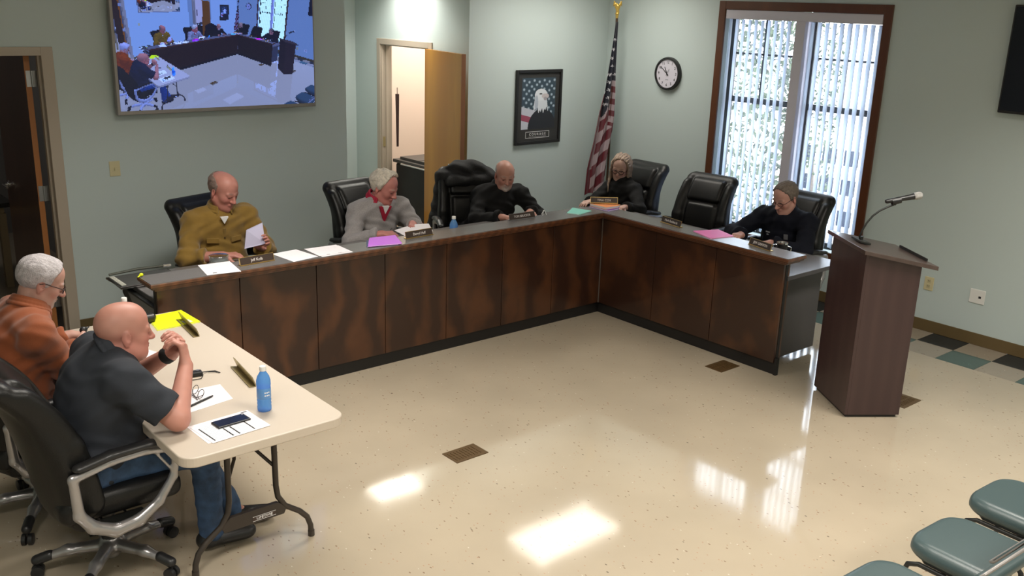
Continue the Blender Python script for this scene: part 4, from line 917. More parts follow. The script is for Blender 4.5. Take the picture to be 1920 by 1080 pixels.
def person(name, label, P, cat='person'):
    """P: dictionary of joints in world coordinates"""
    hh = P.get('h', .005) * FAST
    pel, che, neck = V(*P['pel']), V(*P['che']), V(*P['neck']); SL, SR = V(*P['SL']), V(*P['SR'])
    WL, WR = V(*P['WL']), V(*P['WR']); ua, fa = P.get('arm', (.29, .265))
    EL, WL = ik(SL, WL, ua, fa, P['EL']); ER, WR = ik(SR, WR, ua, fa, P['ER'])
    bk = P.get('bulk', 1.); belly = P.get('belly', 0.); hd = Head(P['H'], P['hf'], P.get('roll', 0), P.get('hs', 1.0))
    left = nrm(SL - SR); up = nrm(neck - pel); fw = nrm(np.cross(left, up)); left = np.cross(up, fw); R = np.stack([left, fw, up], 1)
    hl, hr = pel + left * .09, pel - left * .09
    KL, KR, AL, AR = [V(*P[k]) for k in ('KL', 'KR', 'AL', 'AR')]
    FL, FR = P.get('FL', nrm(KL - hl)), P.get('FR', nrm(KR - hr)); FL, FR = nrm((FL[0], FL[1], 0)), nrm((FR[0], FR[1], 0))
    base = (pel[0], pel[1], 0); root = empty(name, base, label, cat)
    allp = np.array([pel, che, neck, SL, SR, EL, ER, WL, WR, hd.H, KL, KR, AL, AR]); lo, hi = allp.min(0) - .24, allp.max(0) + .24; lo[2] = min(lo[2], 0.0)
    def torso(g, i, k):
        g.ell(che + up * .03, ((.165 + i) * bk, (.115 + i) * bk, .20 + i), R, k); g.ell(lerp(pel, che, .5) + fw * (.02 + belly * .5), ((.155 + i) * bk, (.115 + i + belly), .17 + i), R, k)
        g.ell(pel, ((.17 + i) * bk, (.13 + i) * bk, .13 + i), R, k)
        m = (SL + SR) / 2
        g.cone(SL, m + up * .02, .060 * bk + i, .075 + i, k); g.cone(SR, m + up * .02, .060 * bk + i, .075 + i, k); g.cone(m + up * .01, neck, .08 + i, .052 + i * .4, k)
    def arms(g, i, k, t=2.):
        for S, E_, W in ((SL, EL, WL), (SR, ER, WR)):
            if t <= 1: g.cone(S, lerp(S, E_, t), .055 * bk + i, (.055 + (.043 - .055) * t) * bk + i * 1.6, k)
            else:
                g.cone(S, E_, .055 * bk + i, .043 * bk + i, k); g.cone(E_, lerp(E_, W, t - 1), .043 * bk + i, (.043 + (.028 - .043) * (t - 1)) * bk + i, k)
    # --- body
    g = G(lo, hi, hh); torso(g, 0, .05); arms(g, -.002, .02)
    g.cone(neck - up * .03, hd.w(0, -.022, -.055), .058 * P.get('nk', 1), .054 * P.get('nk', 1), .03); put_head(g, hd, P.get('nose', 1), P.get('jowl', 0))
    hand(g, WL, P['dL'], P['nL'], P.get('cL', (.35, .45, .3)), P.get('tL', .6), side=P.get('sL', -1), sc_=P.get('hsc', 1)); hand(g, WR, P['dR'], P['nR'], P.get('cR', (.35, .45, .3)), P.get('tR', .6), side=P.get('sR', 1), sc_=P.get('hsc', 1))
    for a, k_, an, f in ((hl, KL, AL, FL), (hr, KR, AR, FR)):
        g.cone(a, k_, .080 * bk, .055, .04); g.cone(k_, an, .052, .036, .02); g.cone(an, an + f * .09 - (0, 0, .055), .032, .024, .02)
    skin = np.array(P.get('skin', (.50, .25, .19))); red = np.array((.50, .16, .13))
    beard = P.get('beard'); hcol = np.array(P.get('hair', (.4, .4, .4)))
    def color(v):
        C = np.tile(skin, (len(v), 1)); q = hd.loc(v); x, y, z = q.T; near = (np.abs(z) < .15) & (np.abs(x) < .11) & (np.abs(y) < .14)
        def blob(c, r, col, a):
            nonlocal C
            d = np.sqrt(sum(((q[:, i] - c[i]) / r[i]) ** 2 for i in range(3))); w = (np.clip(1.6 - d, 0, 1) * a * near)[:, None]; C = C * (1 - w) + np.array(col) * w
        for s in (-1, 1):
            blob((s * .042, .075, -.025), (.024, .03, .022), red, .35); blob((s * .08, -.01, -.005), (.015, .03, .035), red, .4)
            blob((s * .028, .085, .030), (.017, .02, .0045), hcol * .8, .65); blob((s * .031, .092, .0035), (.011, .01, .004), (.03, .02, .02), .9)
        blob((0, .115, -.028), (.014, .015, .012), red, .4); blob((0, .094, -.060), (.021, .012, .007), (.33, .10, .09), .6)
        if beard: blob((0, .080, -.085), (.036, .045, .030), beard, .75); blob((0, .096, -.045), (.026, .012, .007), beard, .6)
        if P.get('stubble'): blob((0, -.04, .02), (.10, .07, .05), P['stubble'], .35)
        if P.get('flush'): blob((0, .0, -.06), (.10, .13, .06), red, P['flush'])
        C *= (1 + .05 * np.sin(v[:, :1] * 90) * np.sin(v[:, 1:2] * 80 + 1) * np.sin(v[:, 2:3] * 85)); return C
    body = g.build('body', M['skin'], root, color)
    # --- trousers and shoes
    t = P['trousers']; lo2 = np.minimum(np.minimum(np.minimum(pel, KL), KR), np.minimum(AL, AR)) - .2; hi2 = np.maximum(np.maximum(pel, KL), KR) + .22
    g = G(lo2, hi2, hh * 1.2)
    g.ell(pel, ((.17 + .012) * bk, (.13 + .012) * bk, .14), R, .05)
    for a, k_, an in ((hl, KL, AL), (hr, KR, AR)):
        g.cone(a, k_, .090 * bk, .069, .04); g.cone(k_, lerp(k_, an, 1.0), .066, .058, .03); 
    for an, k_ in ((AL, KL), (AR, KR)): g.cone(lerp(k_, an, .88), lerp(k_, an, 1.15), .0, .0, .001, 's')
    g.field(lambda Q, F: F + (.0035 * np.sin(Q[0] * 60 + 2 * np.sin(Q[2] * 25)) * np.sin(Q[2] * 55 + Q[1] * 30) * (F < 1)).astype(np.float32)); g.plane(pel + up * .10, up, pel - .25, pel + .25); g.build('trousers', t, root)
    for an, f in ((AL, FL), (AR, FR)):
        g = G(an - .26, an + .26, hh * 1.1); a = np.array((an[0], an[1], max(an[2] - .045, .055))); g.cone(an + (0, 0, .01), a - f * .02, .045, .042, .02); g.cone(a - f * .035, a + f * .16 - (0, 0, .012), .042, .034, .02, flat=((0, 0, 1), 1.05)); g.cone(a + f * .05 - (0, 0, 0), a + f * .17 - (0, 0, .01), .046, .042, .03, flat=((0, 0, 1), 1.4)); g.plane((an[0], an[1], .004), (0, 0, -1)); g.build('shoe', P.get('shoe', M['blackp']), root)
    # --- shirt
    sl = P['sleeve']; i = .014; g = G(lo, hi, hh); torso(g, i, .055); arms(g, i + .002, .035, sl)
    if sl <= 1:      # end short sleeves cleanly
        for S, E_ in ((SL, EL), (SR, ER)): c = lerp(S, E_, sl); g.plane(c + nrm(E_ - S) * .002, E_ - S, c - .09, c + .09)
    elif sl < 2:
        for E_, W in ((EL, WL), (ER, WR)): c = lerp(E_, W, sl - 1); g.cone(c - nrm(W - E_) * .012, c, .043 * bk + i + .006, .040 * bk + i + .006, .006); g.plane(c, W - E_, c - .07, c + .07)
    fa_ = P.get('fold', .004)
    g.field(lambda Q, F: F + (fa_ * (np.sin(Q[0] * 38 + 2.2 * np.sin(Q[2] * 21 + Q[1] * 9)) * np.sin(Q[2] * 46 + 1.5 * np.sin(Q[1] * 23)) + .5 * np.sin(Q[1] * 71 + Q[2] * 33)) * (F < 1)).astype(np.float32))
    nt = nrm(hd.w(0, -.02, -.06) - neck); op = P.get('open', .012)
    if P.get('vneck'):
        g.cone(neck + fw * .075 + nt * .03, che + fw * .16 + up * .10, .035, .004, .01, 's')
    g.build('shirt', P['shirt'], root)
    co = np.zeros(len(root.children[-1].data.vertices) * 3); root.children[-1].data.vertices.foreach_get('co', co); sv = co.reshape(-1, 3) + np.array(base)
    sl_, su_, sf_ = (sv - che) @ left, (sv - che) @ up, (sv - che) @ fw
    def front(u_, v_, out=0.):
        m_ = (np.abs(sl_ - u_) < .014) & (np.abs(su_ - v_) < .014); d = sf_[m_].max() if m_.any() else .14
        return che + left * u_ + up * v_ + fw * (d + out)
    if P.get('collar'):
        cm = P['collar']; g = G(neck - .16, neck + .16, .004 * FAST); cr = P.get('cr', .070); a = nrm(nt + up * .3); c0 = neck + a * P.get('cup', .026); X = nrm(left - a * np.dot(left, a)); Y = np.cross(a, X)
        N = 28; gap = P.get('gap', .5)
        for j in range(N):
            a0, a1 = [gap + (2 * PI - 2 * gap) * q / N + PI / 2 for q in (j, j + 1)]
            for lvl, r1, z_ in ((0, cr + .002, .020), (1, cr + .010, .004), (2, cr + .022, -.014)):
                f0, f1 = [c0 + X * math.cos(q) * r1 + (-Y if np.dot(Y, fw) < 0 else Y) * math.sin(q) * r1 * 1.02 + a * (z_ - .012 * math.sin(q)) for q in (a0, a1)]
                g.cone(f0, f1, .0065, .0065, .012)
        for s in (-1, 1):
            q = gap + PI / 2 if s > 0 else PI / 2 - gap; YY = (-Y if np.dot(Y, fw) < 0 else Y); p0 = c0 + X * math.cos(q) * (cr + .010) + YY * math.sin(q) * (cr + .010); g.cone(p0 + a * .012, p0 - a * .045 + YY * .018 - X * s * .01, .008, .006, .01)
        g.build('collar', cm, root)
    # --- hair
    st = P.get('style')
    if st:
        g = G(hd.H - .19, hd.H + .19, .0035 * FAST); E = lambda c, r, k=.02, op='u': g.ell(hd.w(*c), tuple(x * hd.s for x in r), hd.R, k * hd.s, op)
        th = P.get('thick', .010); E((0, -.018, .036), (.076 + th, .097 + th, .086 + th)); E((0, .024, .048), (.066 + th, .064 + th * .6, .068 + th), .03)
        pl = lambda p, n, k=.012: g.plane(hd.w(*p), hd.R @ nrm(n), k=k)
        if st == 'full': pl((0, .072, .070), (0, 1, -.62)); pl((0, .020, -.02), (0, 1, -.30)); pl((0, 0, -.055), (0, .35, -1))
        if st == 'recede': E((0, .035, .100), (.050, .060, .034), .03); pl((0, .066, .078), (0, 1, -.65)); pl((0, .016, -.02), (0, 1, -.20)); pl((0, 0, -.055), (0, .3, -1))
        if st in ('full', 'recede'):
            for q in (-1, 1): E((q * .068, .068, .045), (.026, .034, .036), .012, 's')
        if st == 'fringe': pl((0, .006, 0), (0, 1, -.05)); pl((0, 0, -.055), (0, .3, -1)); E((0, .02, .105), (.085, .125, .075), .012, 's')
        if st == 'long': pl((0, .060, .05), (0, 1, -.55)); pl((0, .02, 0), (0, 1, -.3)); pl((0, 0, -.10), (0, 0, -1))
        am = P.get('tuft', .003)
        def strands(Q, F):
            q = [sum((Q[i] - hd.H[i]) * hd.R[i][j] for i in range(3)) for j in range(3)]
            return F + (am * (np.sin(q[0] * 240 + 3 * np.sin(q[1] * 28) + 2.5 * np.sin(q[2] * 35)) + .6 * np.sin(q[0] * 430 + q[1] * 120 + 3 * np.sin(q[2] * 60)) + 1.2 * np.sin(q[1] * 60 + 2 * np.sin(q[2] * 50) + q[0] * 40)) * (F < 1)).astype(np.float32)
        g.field(strands)
        hob = g.build('hair', P['hairmat'], root)
        if st == 'long':
            rnd = random.Random(3); g = G(hd.H - .42, hd.H + .18, .0045 * FAST)
            for s in (-1, 1):
                for j in range(15):
                    t = j / 14; y0 = .034 - t * .125; x0 = s * (.074 + .008 * math.sin(t * 3)); L = .27 + rnd.uniform(-.05, .05)
                    p = [hd.w(s * .02, y0 * .9 + .01, .118), hd.w(x0 * .75, y0 + .004, .085), hd.w(x0 * 1.1, y0, .03), hd.w(x0 * 1.18, y0 + .006, -.04), hd.w(x0 * 1.15, y0 + .010, -.10)]
                    e = p[-1] + (0, 0, -(L - .13)) + fw * (.035 if t < .6 else -.01) - left * s * .012; p.append(lerp(p[-1], e, .5) + left * s * .012); p.append(e)
                    rr = [.010, .012, .012, .012, .012, .010, .003]
                    for a, b, r0, r1 in zip(p[:-1], p[1:], rr[:-1], rr[1:]): g.cone(a, b, r0, r1, .006)
            g.field(lambda Q, F: F + (.002 * np.sin(Q[0] * 300) * np.sin(Q[1] * 280) * (F < 1)).astype(np.float32)); g.build('hair_lengths', P['hairmat'], root)
    if P.get('glasses') is not None:
        gm = P['glasses']; b = MB(); lw_, lh = P.get('lens', (.024, .017))
        for s in (-1, 1):
            c = np.array((s * .032, .106, .002)); pts = [hd.w(c[0] + lw_ * math.cos(a) * (1 - .08 * abs(math.sin(2 * a))), c[1] - .008 * abs(math.cos(a)) * (1 if s * math.cos(a) > 0 else 0), c[2] + lh * math.sin(a)) for a in [2 * PI * j / 20 for j in range(20)]]
            b.tube(pts, P.get('rimr', .0022), 6, closed=True)
            b.tube([hd.w(s * .056, .098, .006), hd.w(s * .074, .082, .010), hd.w(s * .083, .0, .012), hd.w(s * .082, -.02, .002)], .0022, 6)
        b.tube([hd.w(-.009, .109, .006), hd.w(0, .111, .009), hd.w(.009, .109, .006)], .002, 6); b.build('glasses', gm, root, smooth=True)
    return root, hd, dict(EL=EL, ER=ER, WL=WL, WR=WR, R=R, fw=fw, left=left, up=up, che=che, neck=neck, front=front)
def polyplate(parent, name, m, c, X, Y, w, h, t=.002, bevel=0):
    X, Y = nrm(X), nrm(Y); Z = np.cross(X, Y); R = np.stack([X, Y, Z], 1); b = MB(); b.box((-w / 2, -h / 2, -t / 2), (w / 2, h / 2, t / 2), R=R, c=np.array(c)); return b.build(name, m, parent, bevel=bevel)
def people():
    dark = mat('dark trousers', (.015, .015, .018), .8); jeans = mat('blue denim', (.035, .075, .16), .8, noise=.45, nscale=18, bump=.2, bscale=300)
    glb = mat('dark spectacle frame', (.03, .015, .015), .3)
    zl = dict(KL=0, KR=0)
    def desk_legs(pel, f, P):
        f = nrm((*f, 0)); l = np.cross((0, 0, 1), f); pel = V(*pel)
        for s, k in ((1, 'L'), (-1, 'R')): P['K' + k] = tuple(pel + f * .36 + l * s * .12 + (0, 0, -.03)); P['A' + k] = tuple(pel + f * .34 + l * s * .12 + np.array((0, 0, .10 - pel[2])))
        P['trousers'] = P.get('trousers', dark); return P
    # 1 bald man at the table
    P = dict(h=.0045, pel=(-4.70, -1.45, .58), che=(-4.64, -1.47, .84), neck=(-4.565, -1.475, 1.045), SL=(-4.57, -1.265, .985), SR=(-4.575, -1.685, .985), EL=(-4.30, -1.20, .76), ER=(-4.35, -1.82, .76), WL=(-4.262, -1.41, .965), WR=(-4.282, -1.61, .965),
             H=(-4.50, -1.495, 1.135), hf=(1, -.06, -.10), hs=1.08, bulk=1.22, belly=.06, arm=(.27, .27), nk=1.15, jowl=.008, nose=1.0,
             dL=(.10, -.45, .85), nL=(-.9, -.35, -.1), sL=-1, cL=(.9, .8, .5), tL=.3, dR=(.05, .42, .85), nR=(-.75, .55, .0), sR=1, cR=(.9, .9, .6), tR=.3, hsc=1.08,
             KL=(-4.22, -1.36, .53), KR=(-4.22, -1.60, .53), AL=(-4.04, -1.44, .10), AR=(-4.20, -1.58, .10), FL=(1, -.3, 0), FR=(1, -.1, 0), trousers=jeans, sleeve=.78, shirt=mat('charcoal navy polo knit', (.017, .021, .030), .85, bump=.15, bscale=500), skin=(.47, .22, .17), flush=.45, stubble=(.32, .2, .17), hair=(.3, .2, .15), fold=.004, open=.0)
    P['collar'] = P['shirt']; P['cr'] = .072; P['gap'] = .35; P['cup'] = .030
    r, hd, J = person('person', 'bald man in a dark polo shirt and jeans, fists clasped, elbows on the folding table', P)
    b = MB(); a = nrm(J['EL'] - J['WL']); c = J['WL'] + a * .035; b.tube([c - a * .022, c - a * .016, c + a * .016, c + a * .022], [.036, .040, .040, .036], 20); b.build('wristband', M['blackc'], r, smooth=True)
    # 2 man in rust shirt
    rust = mat('rust brushed knit', (.26, .065, .018), .85, bump=.2, bscale=350, sheen=.2)
    P = dict(h=.0045, pel=(-4.86, -.80, .58), che=(-4.80, -.80, .86), neck=(-4.70, -.78, 1.085), SL=(-4.72, -.58, 1.02), SR=(-4.73, -1.00, 1.02), EL=(-4.66, -.50, .74), ER=(-4.66, -1.10, .74), WL=(-4.45, -.50, .82), WR=(-4.475, -.70, .825),
             H=(-4.632, -.765, 1.205), hf=(1, -.10, -.52), hs=1.01, bulk=1.12, belly=.03, arm=(.28, .26), nk=1.05, dL=(.85, -.45, -.10), nL=(0, -.2, -1), sL=-1, cL=(.5, .6, .4), dR=(.75, .55, .25), nR=(-.3, .5, -.9), sR=1, cR=(.9, .8, .5), hsc=1.05,
             KL=(-4.42, -.68, .53), KR=(-4.42, -.92, .53), AL=(-4.40, -.68, .10), AR=(-4.40, -.92, .10), trousers=dark, sleeve=1.9, shirt=rust, collar=rust, cr=.070, gap=.45, skin=(.46, .26, .21), hair=(.55, .52, .52), style='full', thick=.008, tuft=.0011, hairmat=mat('white grey hair', (.46, .43, .45), .6, noise=.2, nscale=60, bump=.4, bscale=200), glasses=glb, nose=1.1, beard=(.42, .36, .34), fold=.005)
    r, hd, J = person('person', 'white haired man with glasses in a rust coloured long sleeved shirt at the left edge', P)
    # 3 mustard shirt
    must = mat('mustard corduroy', (.20, .115, .016), .85, bump=.25, bscale=260, sheen=.2, noise=.15, nscale=9)
    P = dict(pel=(-2.97, 1.02, .57), che=(-2.99, .985, .84), neck=(-2.975, .95, 1.065), SL=(-2.785, .955, .995), SR=(-3.165, .99, .985), EL=(-2.68, .86, .76), ER=(-3.32, .86, .74), WL=(-2.835, .66, .845), WR=(-3.10, .66, .80),
             H=(-2.965, .905, 1.205), hf=(.36, -.85, -.42), hs=1.08, bulk=1.14, belly=.03, dL=(.25, -.6, .35), nL=(-.8, -.3, 0), sL=-1, cL=(.5, .7, .4), dR=(.8, -.5, .02), nR=(0, .1, -1), sR=1, cR=(.35, .5, .3), sleeve=1.55, shirt=must, collar=must, cr=.072, gap=.55, skin=(.46, .20, .16), flush=.3,
             style='fringe', thick=.006, tuft=.002, hairmat=mat('short dark grey hair', (.20, .14, .12), .7, noise=.3, nscale=90), hair=(.2, .14, .12), fold=.006)
    r, hd, J = person('person', 'balding man in a mustard button shirt reading a sheet of paper', desk_legs(P['pel'], (.1, -1), P))
    fw, lf, up, front = J['fw'], J['left'], J['up'], J['front']
    b = MB(); b.tube([front(.0, v_, .001) for v_ in (-.14, -.08, -.02, .04, .09, .13)], .012, 8, flat=(1., .35)); b.build('placket', must, r)
    for v_ in (-.10, -.02, .06): p = front(0, v_, .006); b = MB(); b.tube([p, p + fw * .005], .006, 10); b.build('button', mat('brown button', (.06, .03, .012), .4), r)
    for s in (-1, 1): polyplate(r, 'pocket_flap', must, front(s * .085, .045, .003), lf + fw * (-.35 * s), up - fw * .2, .085, .036, .008, .002)
    q = [front(-.028, .215, .004), front(.028, .215, .004), front(0, .165, .004)]; b = MB(); b.add(q + [p - fw * .02 for p in q], [(0, 1, 2), (5, 4, 3), (0, 3, 4, 1), (1, 4, 5, 2), (2, 5, 3, 0)]); b.build('undershirt', M['white'], r)
    # sheet he holds
    b = MB(); q = [(-2.965, .60, .842), (-2.815, .58, .862), (-2.815, .615, 1.01), (-2.945, .60, .975)]; b.add(q + [tuple(np.array(p) + (.001, .0015, 0)) for p in q], [(0, 1, 2, 3), (7, 6, 5, 4), (0, 4, 5, 1), (1, 5, 6, 2), (2, 6, 7, 3), (3, 7, 4, 0)]); o = b.build('paper_sheet', mat('lavender white sheet', (.60, .58, .78), .7), None, loc=(-2.88, .6, .84)); tag(o, 'sheet of paper held up by the man in the mustard shirt', 'paper')
    # 4 grey red pullover
    grey = mat('heather grey fleece', (.30, .28, .28), .9, noise=.12, nscale=120, bump=.15, bscale=400, sheen=.2); redm = mat('crimson knit', (.36, .008, .035), .7)
    P = dict(pel=(-1.64, 1.04, .53), che=(-1.65, .99, .79), neck=(-1.63, .95, .99), SL=(-1.43, .95, .915), SR=(-1.82, .97, .905), EL=(-1.33, .84, .74), ER=(-1.985, .84, .70), WL=(-1.50, .66, .83), WR=(-1.80, .64, .79),
             H=(-1.615, .895, 1.10), hf=(.42, -.85, -.40), hs=1.08, bulk=1.12, belly=.03, dL=(-.4, -.65, -.12), nL=(-.3, .2, -1), sL=-1, cL=(.5, .6, .4), dR=(.85, -.35, -.05), nR=(.1, .2, -1), sR=1, cR=(.45, .5, .3), sleeve=1.88, shirt=grey, collar=redm, cr=.078, gap=.75, cup=.036, skin=(.50, .20, .17), flush=.35,
             style='recede', thick=.013, tuft=.0030, hairmat=mat('pale blond white hair', (.62, .56, .47), .6, noise=.2, nscale=60, bump=.4, bscale=200), hair=(.55, .48, .4), fold=.006, vneck=False)
    r, hd, J = person('person', 'man with fluffy pale hair in a grey pullover with a red collar, sorting papers', desk_legs(P['pel'], (.1, -1), P))
    fw, lf, up, fr = J['fw'], J['left'], J['up'], J['front']
    b = MB(); q = [fr(-.055, .20, .004), fr(.055, .20, .004), fr(.024, .12, .004), fr(0, .05, .004), fr(-.024, .12, .004)]; b.add(q + [p - fw * .02 for p in q], [(0, 1, 2, 3, 4), (9, 8, 7, 6, 5)] + [(i, 5 + i, 5 + (i + 1) % 5, (i + 1) % 5) for i in range(5)]); b.build('placket', redm, r)
    b = MB(); q = [fr(-.030, .205, .008), fr(.030, .205, .008), fr(0, .14, .008)]; b.add(q + [p - fw * .02 for p in q], [(0, 1, 2), (5, 4, 3), (0, 3, 4, 1), (1, 4, 5, 2), (2, 5, 3, 0)]); b.build('undershirt', M['white'], r)
    b = MB(); a, e = J['EL'], J['WL']; sh = V(*P['SL']); side = nrm(lf - up * .1 - fw * .5); 
    b.tube([lerp(sh, a, .35) + lf * .052 + fw * .03, lerp(sh, a, .7) + lf * .052 + fw * .036, lerp(sh, a, .97) + lf * .040 + fw * .04], [.020, .024, .018], 10, flat=(1., .8)); b.build('sleeve_stripe', redm, r, smooth=True)
    text('OS', .036, M['ink'], r, fr(.085, .0, .006), lf - fw * .35, up, name='embroidery')
    # 5 black sweater, bearded
    blk = mat('black jersey', (.006, .006, .0065), .85, bump=.2, bscale=300, spec=.3)
    P = dict(pel=(-.46, 1.10, .53), che=(-.40, 1.00, .77), neck=(-.33, .965, .965), SL=(-.145, .925, .895), SR=(-.50, 1.04, .90), EL=(-.03, .80, .72), ER=(-.72, .85, .70), WL=(-.245, .66, .785), WR=(-.59, .62, .785),
             H=(-.345, .90, 1.085), hf=(-.42, -.85, -.30), hs=1.04, bulk=1.12, belly=.03, dL=(-.7, -.6, .12), nL=(.2, -.2, -1), sL=-1, cL=(.6, .7, .5), dR=(.8, -.5, -.05), nR=(0, 0, -1), sR=1, cR=(.5, .6, .4), sleeve=1.92, shirt=blk, collar=blk, cr=.068, gap=.2, skin=(.50, .25, .19), beard=(.50, .47, .45),
             style='fringe', thick=.004, tuft=.001, hairmat=mat('cropped grey hair', (.34, .28, .26), .7), hair=(.25, .18, .16), fold=.006, arm=(.30, .27))
    person('person', 'bald man with a white goatee in a black sweater leaning over the desk', desk_legs(P['pel'], (-.35, -1), P))
    # 6 woman
    P = dict(pel=(1.04, .68, .54), che=(1.0, .70, .76), neck=(.985, .715, .935), SL=(.98, .545, .875), SR=(.985, .875, .845), EL=(.90, .36, .72), ER=(.86, 1.0, .68), WL=(.62, .33, .79), WR=(.60, .74, .775),
             H=(.95, .715, 1.075), hf=(-.80, -.45, -.34), roll=-.10, hs=.98, bulk=.98, dL=(-.75, -.15, .05), nL=(0, .2, -1), sL=-1, cL=(.6, .6, .4), dR=(-.7, -.1, 0), nR=(0, 0, -1), sR=1, cR=(.3, .4, .3), sleeve=1.92, shirt=blk, collar=None, skin=(.52, .32, .26), style='long', thick=.009, hairmat=mat('light brown hair', (.33, .24, .18), .55, noise=.35, nscale=40, bump=.4, bscale=250), hair=(.2, .12, .1), glasses=glb, rimr=.0032, lens=(.025, .020), nose=.9, fold=.004, arm=(.27, .25), hsc=.92)
    person('person', 'woman with long light brown hair and glasses in black, at the corner of the desk', desk_legs(P['pel'], (-1, 0), P))
    # 7 uniformed man
    nav = mat('navy uniform cloth', (.005, .006, .012), .85, bump=.15, bscale=300, spec=.2)
    P = dict(pel=(1.03, -1.16, .54), che=(.99, -1.15, .79), neck=(.955, -1.16, .98), SL=(.955, -1.365, .93), SR=(.93, -.965, .915), EL=(.86, -1.52, .73), ER=(.74, -.86, .80), WL=(.62, -1.26, .785), WR=(.555, -1.02, .81),
             H=(.885, -1.18, 1.11), hf=(-.90, .10, -.42), hs=1.04, bulk=1.12, belly=.02, dL=(-.7, .3, 0), nL=(0, 0, -1), sL=-1, cL=(.4, .5, .3), dR=(-.8, -.2, .1), nR=(0, .1, -1), sR=1, cR=(.5, .6, .4), sleeve=1.93, shirt=nav, collar=nav, cr=.068, gap=.35, skin=(.50, .27, .22), style='full', thick=.007, tuft=.0015, hairmat=mat('short grey brown hair', (.145, .115, .095), .7, noise=.3, nscale=90), hair=(.2, .14, .11), glasses=glb, nose=1.1, fold=.005, arm=(.29, .27))
    r, hd, J = person('person', 'man in a navy uniform and glasses reaching along the desk, beside the lectern', desk_legs(P['pel'], (-1, 0), P))
    fw, lf, up = J['fw'], J['left'], J['up']; q = lambda u_, v_, o=0: J['front'](u_, v_, .003)
    polyplate(r, 'badge', mat('silver grey badge', (.16, .16, .17), .5), q(.085, .035, .012), lf - fw * .2, up, .035, .045, .005, .002)
    for k in range(2): polyplate(r, 'name_tape', mat('grey lettering tape', (.30, .30, .32), .6), q(-.08, .05 - k * .022, .012), lf + fw * .2, up, .04 - k * .016, .010, .004)
    # coat over chair
    g = G((-1.0, .85, .42), (-.12, 1.75, 1.28), .007 * FAST); f = nrm((math.cos(math.radians(-118)), math.sin(math.radians(-118)), 0)); l = np.cross((0, 0, 1), f); c = np.array((-.62, 1.02, 0)) - f * .30
    Rr = np.stack([l, f, (0, 0, 1.)], 1)
    g.rbox(c - f * .02 + (0, 0, .80), (.275, .105, .30), .09, Rr, .04)
    g.cone(c - l * .25 + (0, 0, .55), c - l * .20 + (0, 0, 1.02), .11, .07, .05); g.cone(c + l * .12 + (0, 0, 1.06), c - l * .10 + (0, 0, 1.09), .085, .075, .06); g.cone(c + l * .24 + (0, 0, .60), c + l * .20 + (0, 0, 1.03), .10, .07, .05)
    g.cone(c + l * .20 + f * .08 + (0, 0, 1.02), c - l * .16 + f * .10 + (0, 0, 1.0), .05, .05, .03); g.ell(c + l * .02 + f * .02 + (0, 0, 1.12), (.13, .09, .055), Rr, .05)
    g.field(lambda Q, F: F + (.010 * (np.sin(Q[0] * 30 + 2.4 * np.sin(Q[2] * 17)) * np.sin(Q[2] * 27 + 1.5 * np.sin(Q[1] * 19))) * (F < 1)).astype(np.float32))
    o = g.build('coat', mat('black coat cloth', (.006, .006, .007), .75, bump=.3, bscale=120), None, loc=(c[0], c[1], .5)); tag(o, 'black coat draped over the chair left of the bearded man', 'coat')

# ---------------------------------------------------------------- things on the desks
def sheet(name, pts, z, m, label, cat, t=.0008, group=None, curl=0.):
    b = MB(); P_ = [(x, y, z) for x, y in pts]; b.add(P_ + [(x, y, z + t) for x, y in pts], [(3, 2, 1, 0), (4, 5, 6, 7), (0, 1, 5, 4), (1, 2, 6, 5), (2, 3, 7, 6), (3, 0, 4, 7)])
    c = np.mean(np.array(pts), 0); o = b.build(name, m, None, loc=(c[0], c[1], z)); return tag(o, label, cat, group)
def rect(cx, cy, w, h, a):
    a = math.radians(a); X = np.array((math.cos(a), math.sin(a))); Y = np.array((-X[1], X[0])); c = np.array((cx, cy)); return [tuple(c - X * w / 2 - Y * h / 2), tuple(c + X * w / 2 - Y * h / 2), tuple(c + X * w / 2 + Y * h / 2), tuple(c - X * w / 2 + Y * h / 2)]
def printed(o, pts, z, rows, m=None, x0=.12, x1=.88, y0=.15, y1=.85, th=.004, blocks=()):
    """rows of grey print lying on a sheet"""
    m = m or M['greyink']; p = [np.array(q) for q in pts]
    def at(u, v): return p[0] * (1 - u) * (1 - v) + p[1] * u * (1 - v) + p[2] * u * v + p[3] * (1 - u) * v
    b = MB(); rnd = random.Random(rows)
    def strip(a, c, v0, v1): b.add([(*at(a, v0), z), (*at(c, v0), z), (*at(c, v1), z), (*at(a, v1), z)], [(0, 1, 2, 3)])
    for k in range(rows):
        v = y0 + (y1 - y0) * k / rows; u = x0
        while u < x1 - .02:
            w = rnd.uniform(.03, .11); strip(u, min(u + w, x1), v, v + th); u += w + .02
    o2 = b.build('printing', m, o, loc=None)
    if blocks:
        b = MB()
        for (a, c, v0, v1) in blocks: strip(a, c, v0, v1)
        b.build('heading_bar', M['ink'], o)
    return o2
